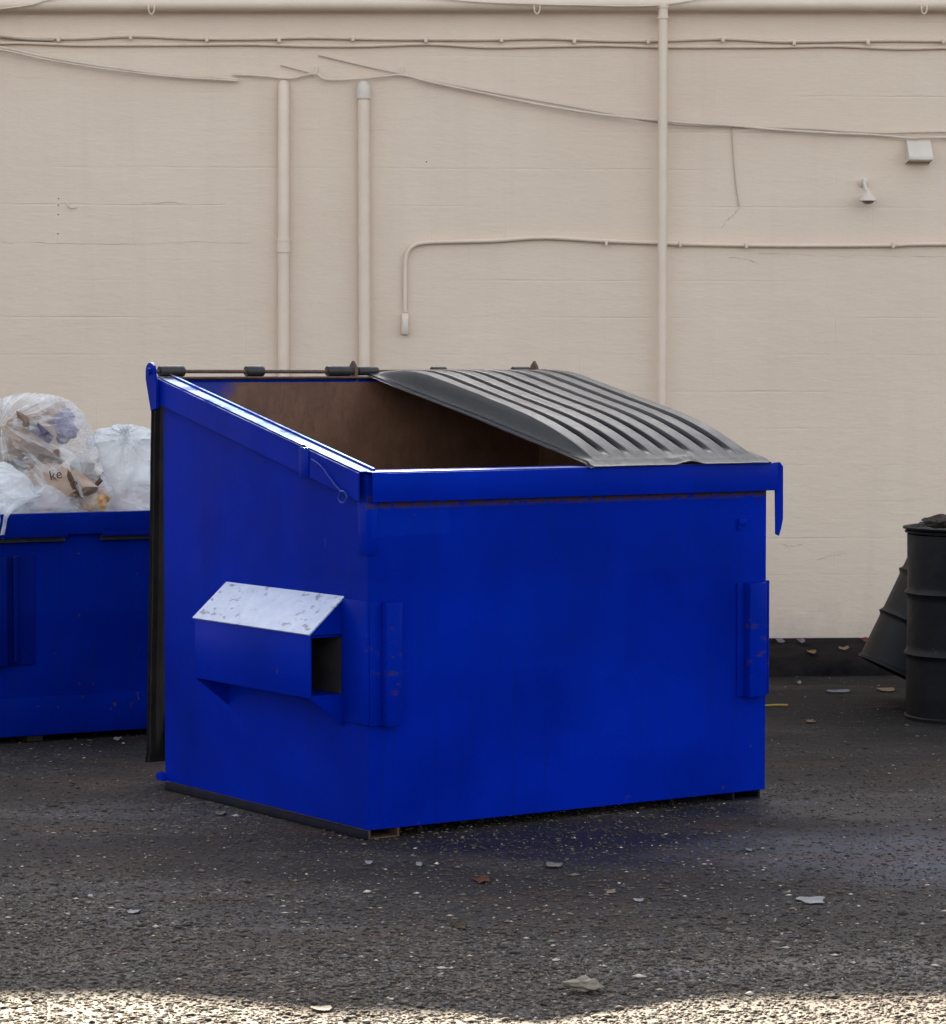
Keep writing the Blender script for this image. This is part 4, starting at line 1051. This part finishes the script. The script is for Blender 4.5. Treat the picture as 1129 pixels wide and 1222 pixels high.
stone(518, 1186, 10, Sd, 'dark stone at the edge of the sunlight, bottom centre', 7.0); stone(134, 1204, 9, Sd, 'dark stone on the sunlit strip, bottom left', 8.0); stone(108, 1070, 7, Pw, 'white pebble in the left foreground', 9.0); stone(902, 1208, 8, Sd, 'dark stone on the sunlit strip, bottom right', 10.0)
stone(248, 1094, 9, Sd, 'dark stone in the shade of the left foreground beside pale flecks', 11.0); stone(90, 1070, 8, Sd, 'dark stone left of the white pebble', 12.5); stone(636, 1119, 9, Sd, 'dark stone in the foreground below the mossy leaf', 13.5)
cr = ground(700, 1184)
bmx = crumple('crushed_cup', 700, 1182, cr.y, .042, .018, flat('tan crushed cup', (.24, .20, .155), .8, .5), 'tan crushed paper piece in the bottom foreground', 41, ry=6, sy=.03, amp=.35, cat='litter')
bmx.location = cr + Vector((0, 0, .018))

# fine loose grit, one uncountable cover
def grit(N, seed):
    r = np.random.default_rng(seed)
    py = r.uniform(800, 1235, N * 2); px = r.uniform(-60, 1190, N * 2)
    keepP = np.clip((py - 780) / 440, .25, 1); k = r.uniform(0, 1, N * 2) < keepP
    px, py = px[k][:N], py[k][:N]; n = len(px)
    u = -(py - 611) / F; d = (px - 564.5) / F
    ry = math.cos(PITCH) + u * math.sin(PITCH); rz = -math.sin(PITCH) + u * math.cos(PITCH)
    t = -CH / rz; X = d * t; Y = ry * t
    s = np.exp(r.normal(math.log(.0041), .45, n)); s = np.clip(s, .002, .014)
    base = np.array([(1, 0, 0), (0, 1, 0), (-1, 0, 0), (0, -1, 0), (0, 0, 1), (0, 0, -.3)], float)
    fc = np.array([(0, 1, 4), (1, 2, 4), (2, 3, 4), (3, 0, 4), (1, 0, 5), (2, 1, 5), (3, 2, 5), (0, 3, 5)])
    ang = r.uniform(0, 2 * PI, n); ca, sa = np.cos(ang), np.sin(ang)
    V = base[None] * r.uniform(.55, 1.25, (n, 6, 3)); V[:, :, 2] *= .42
    V[:, :, 0] *= r.uniform(.8, 1.7, (n, 1)); V *= s[:, None, None]
    x = V[:, :, 0] * ca[:, None] - V[:, :, 1] * sa[:, None]; y = V[:, :, 0] * sa[:, None] + V[:, :, 1] * ca[:, None]
    V = np.stack([x + X[:, None], y + Y[:, None], V[:, :, 2] + s[:, None] * .22], -1).reshape(-1, 3)
    Fc = (fc[None] + (np.arange(n) * 6)[:, None, None]).reshape(-1, 3)
    me = bpy.data.meshes.new('grit'); me.vertices.add(len(V)); me.vertices.foreach_set('co', V.ravel().astype(np.float32))
    me.loops.add(Fc.size); me.loops.foreach_set('vertex_index', Fc.ravel().astype(np.int32))
    me.polygons.add(len(Fc)); me.polygons.foreach_set('loop_start', (np.arange(len(Fc)) * 3).astype(np.int32))
    me.update(calc_edges=True); me.validate()
    pal = np.array([(.075, .068, .062), (.10, .09, .08), (.15, .135, .115), (.05, .046, .045), (.24, .215, .18), (.13, .09, .06), (.70, .66, .60), (.12, .12, .15)])
    ci = r.choice(len(pal), n, p=[.23, .22, .16, .18, .075, .085, .022, .028]); c = pal[ci] * np.array([.70, .65, .61]) * r.uniform(.75, 1.2, (n, 1))
    c4 = np.concatenate([c, np.ones((n, 1))], 1); cc = np.repeat(c4, 6, 0)
    at_ = me.color_attributes.new('tint', 'FLOAT_COLOR', 'POINT'); at_.data.foreach_set('color', cc.ravel().astype(np.float32))
    me.materials.append(M_stone)
    o = bpy.data.objects.new('gravel', me); COL.objects.link(o)
    return tag(o, 'fine loose grit scattered over the asphalt', 'gravel', kind='stuff')
grit(60000, 5)

# ------------------------------------------------------------------ light, camera, world
SE = R(24.0); SAZ = R(-10.0)              # sun stands behind the building, a little to the left
sd = Vector((math.sin(SAZ) * math.cos(SE), math.cos(SAZ) * math.cos(SE), math.sin(SE)))
L = bpy.data.lights.new('sun', 'SUN'); L.energy = 4.1; L.angle = R(0.53); L.color = (1.0, 0.85, 0.64)
lo = bpy.data.objects.new('sun', L); COL.objects.link(lo); lo.rotation_euler = sd.to_track_quat('Z', 'Y').to_euler(); lo.location = sd * 50
Wd = bpy.data.worlds.new('World'); S.world = Wd; Wd.use_nodes = True
nt = Wd.node_tree; sky = nt.nodes.new('ShaderNodeTexSky'); sky.sky_type = 'NISHITA'; sky.sun_disc = False
sky.sun_elevation = SE; sky.sun_rotation = SAZ; sky.air_density = 1.0; sky.dust_density = 2.5; sky.ozone_density = 1.0
bg = nt.nodes['Background']; hs = nt.nodes.new('ShaderNodeHueSaturation'); hs.inputs['Saturation'].default_value = 0.32
nt.links.new(sky.outputs[0], hs.inputs['Color']); nt.links.new(hs.outputs[0], bg.inputs[0]); bg.inputs[1].default_value = 0.05
cd = bpy.data.cameras.new('camera'); cd.sensor_fit = 'HORIZONTAL'; cd.sensor_width = 36; cd.lens = F / 1129 * 36
cd.clip_start = .1; cd.clip_end = 1000
cd.dof.use_dof = True; cd.dof.focus_distance = 10.6; cd.dof.aperture_fstop = 16
co = bpy.data.objects.new('camera', cd); COL.objects.link(co); co.location = CAM; co.rotation_euler = (R(90) - PITCH, 0, 0)
S.camera = co
S.view_settings.view_transform = 'Standard'; S.view_settings.look = 'None'; S.view_settings.gamma = 1.0; S.view_settings.exposure = 3.22
S.render.engine = 'CYCLES'
cy = S.cycles; cy.use_denoising = True; cy.max_bounces = 8; cy.transparent_max_bounces = 16; cy.diffuse_bounces = 4; cy.sample_clamp_indirect = 8
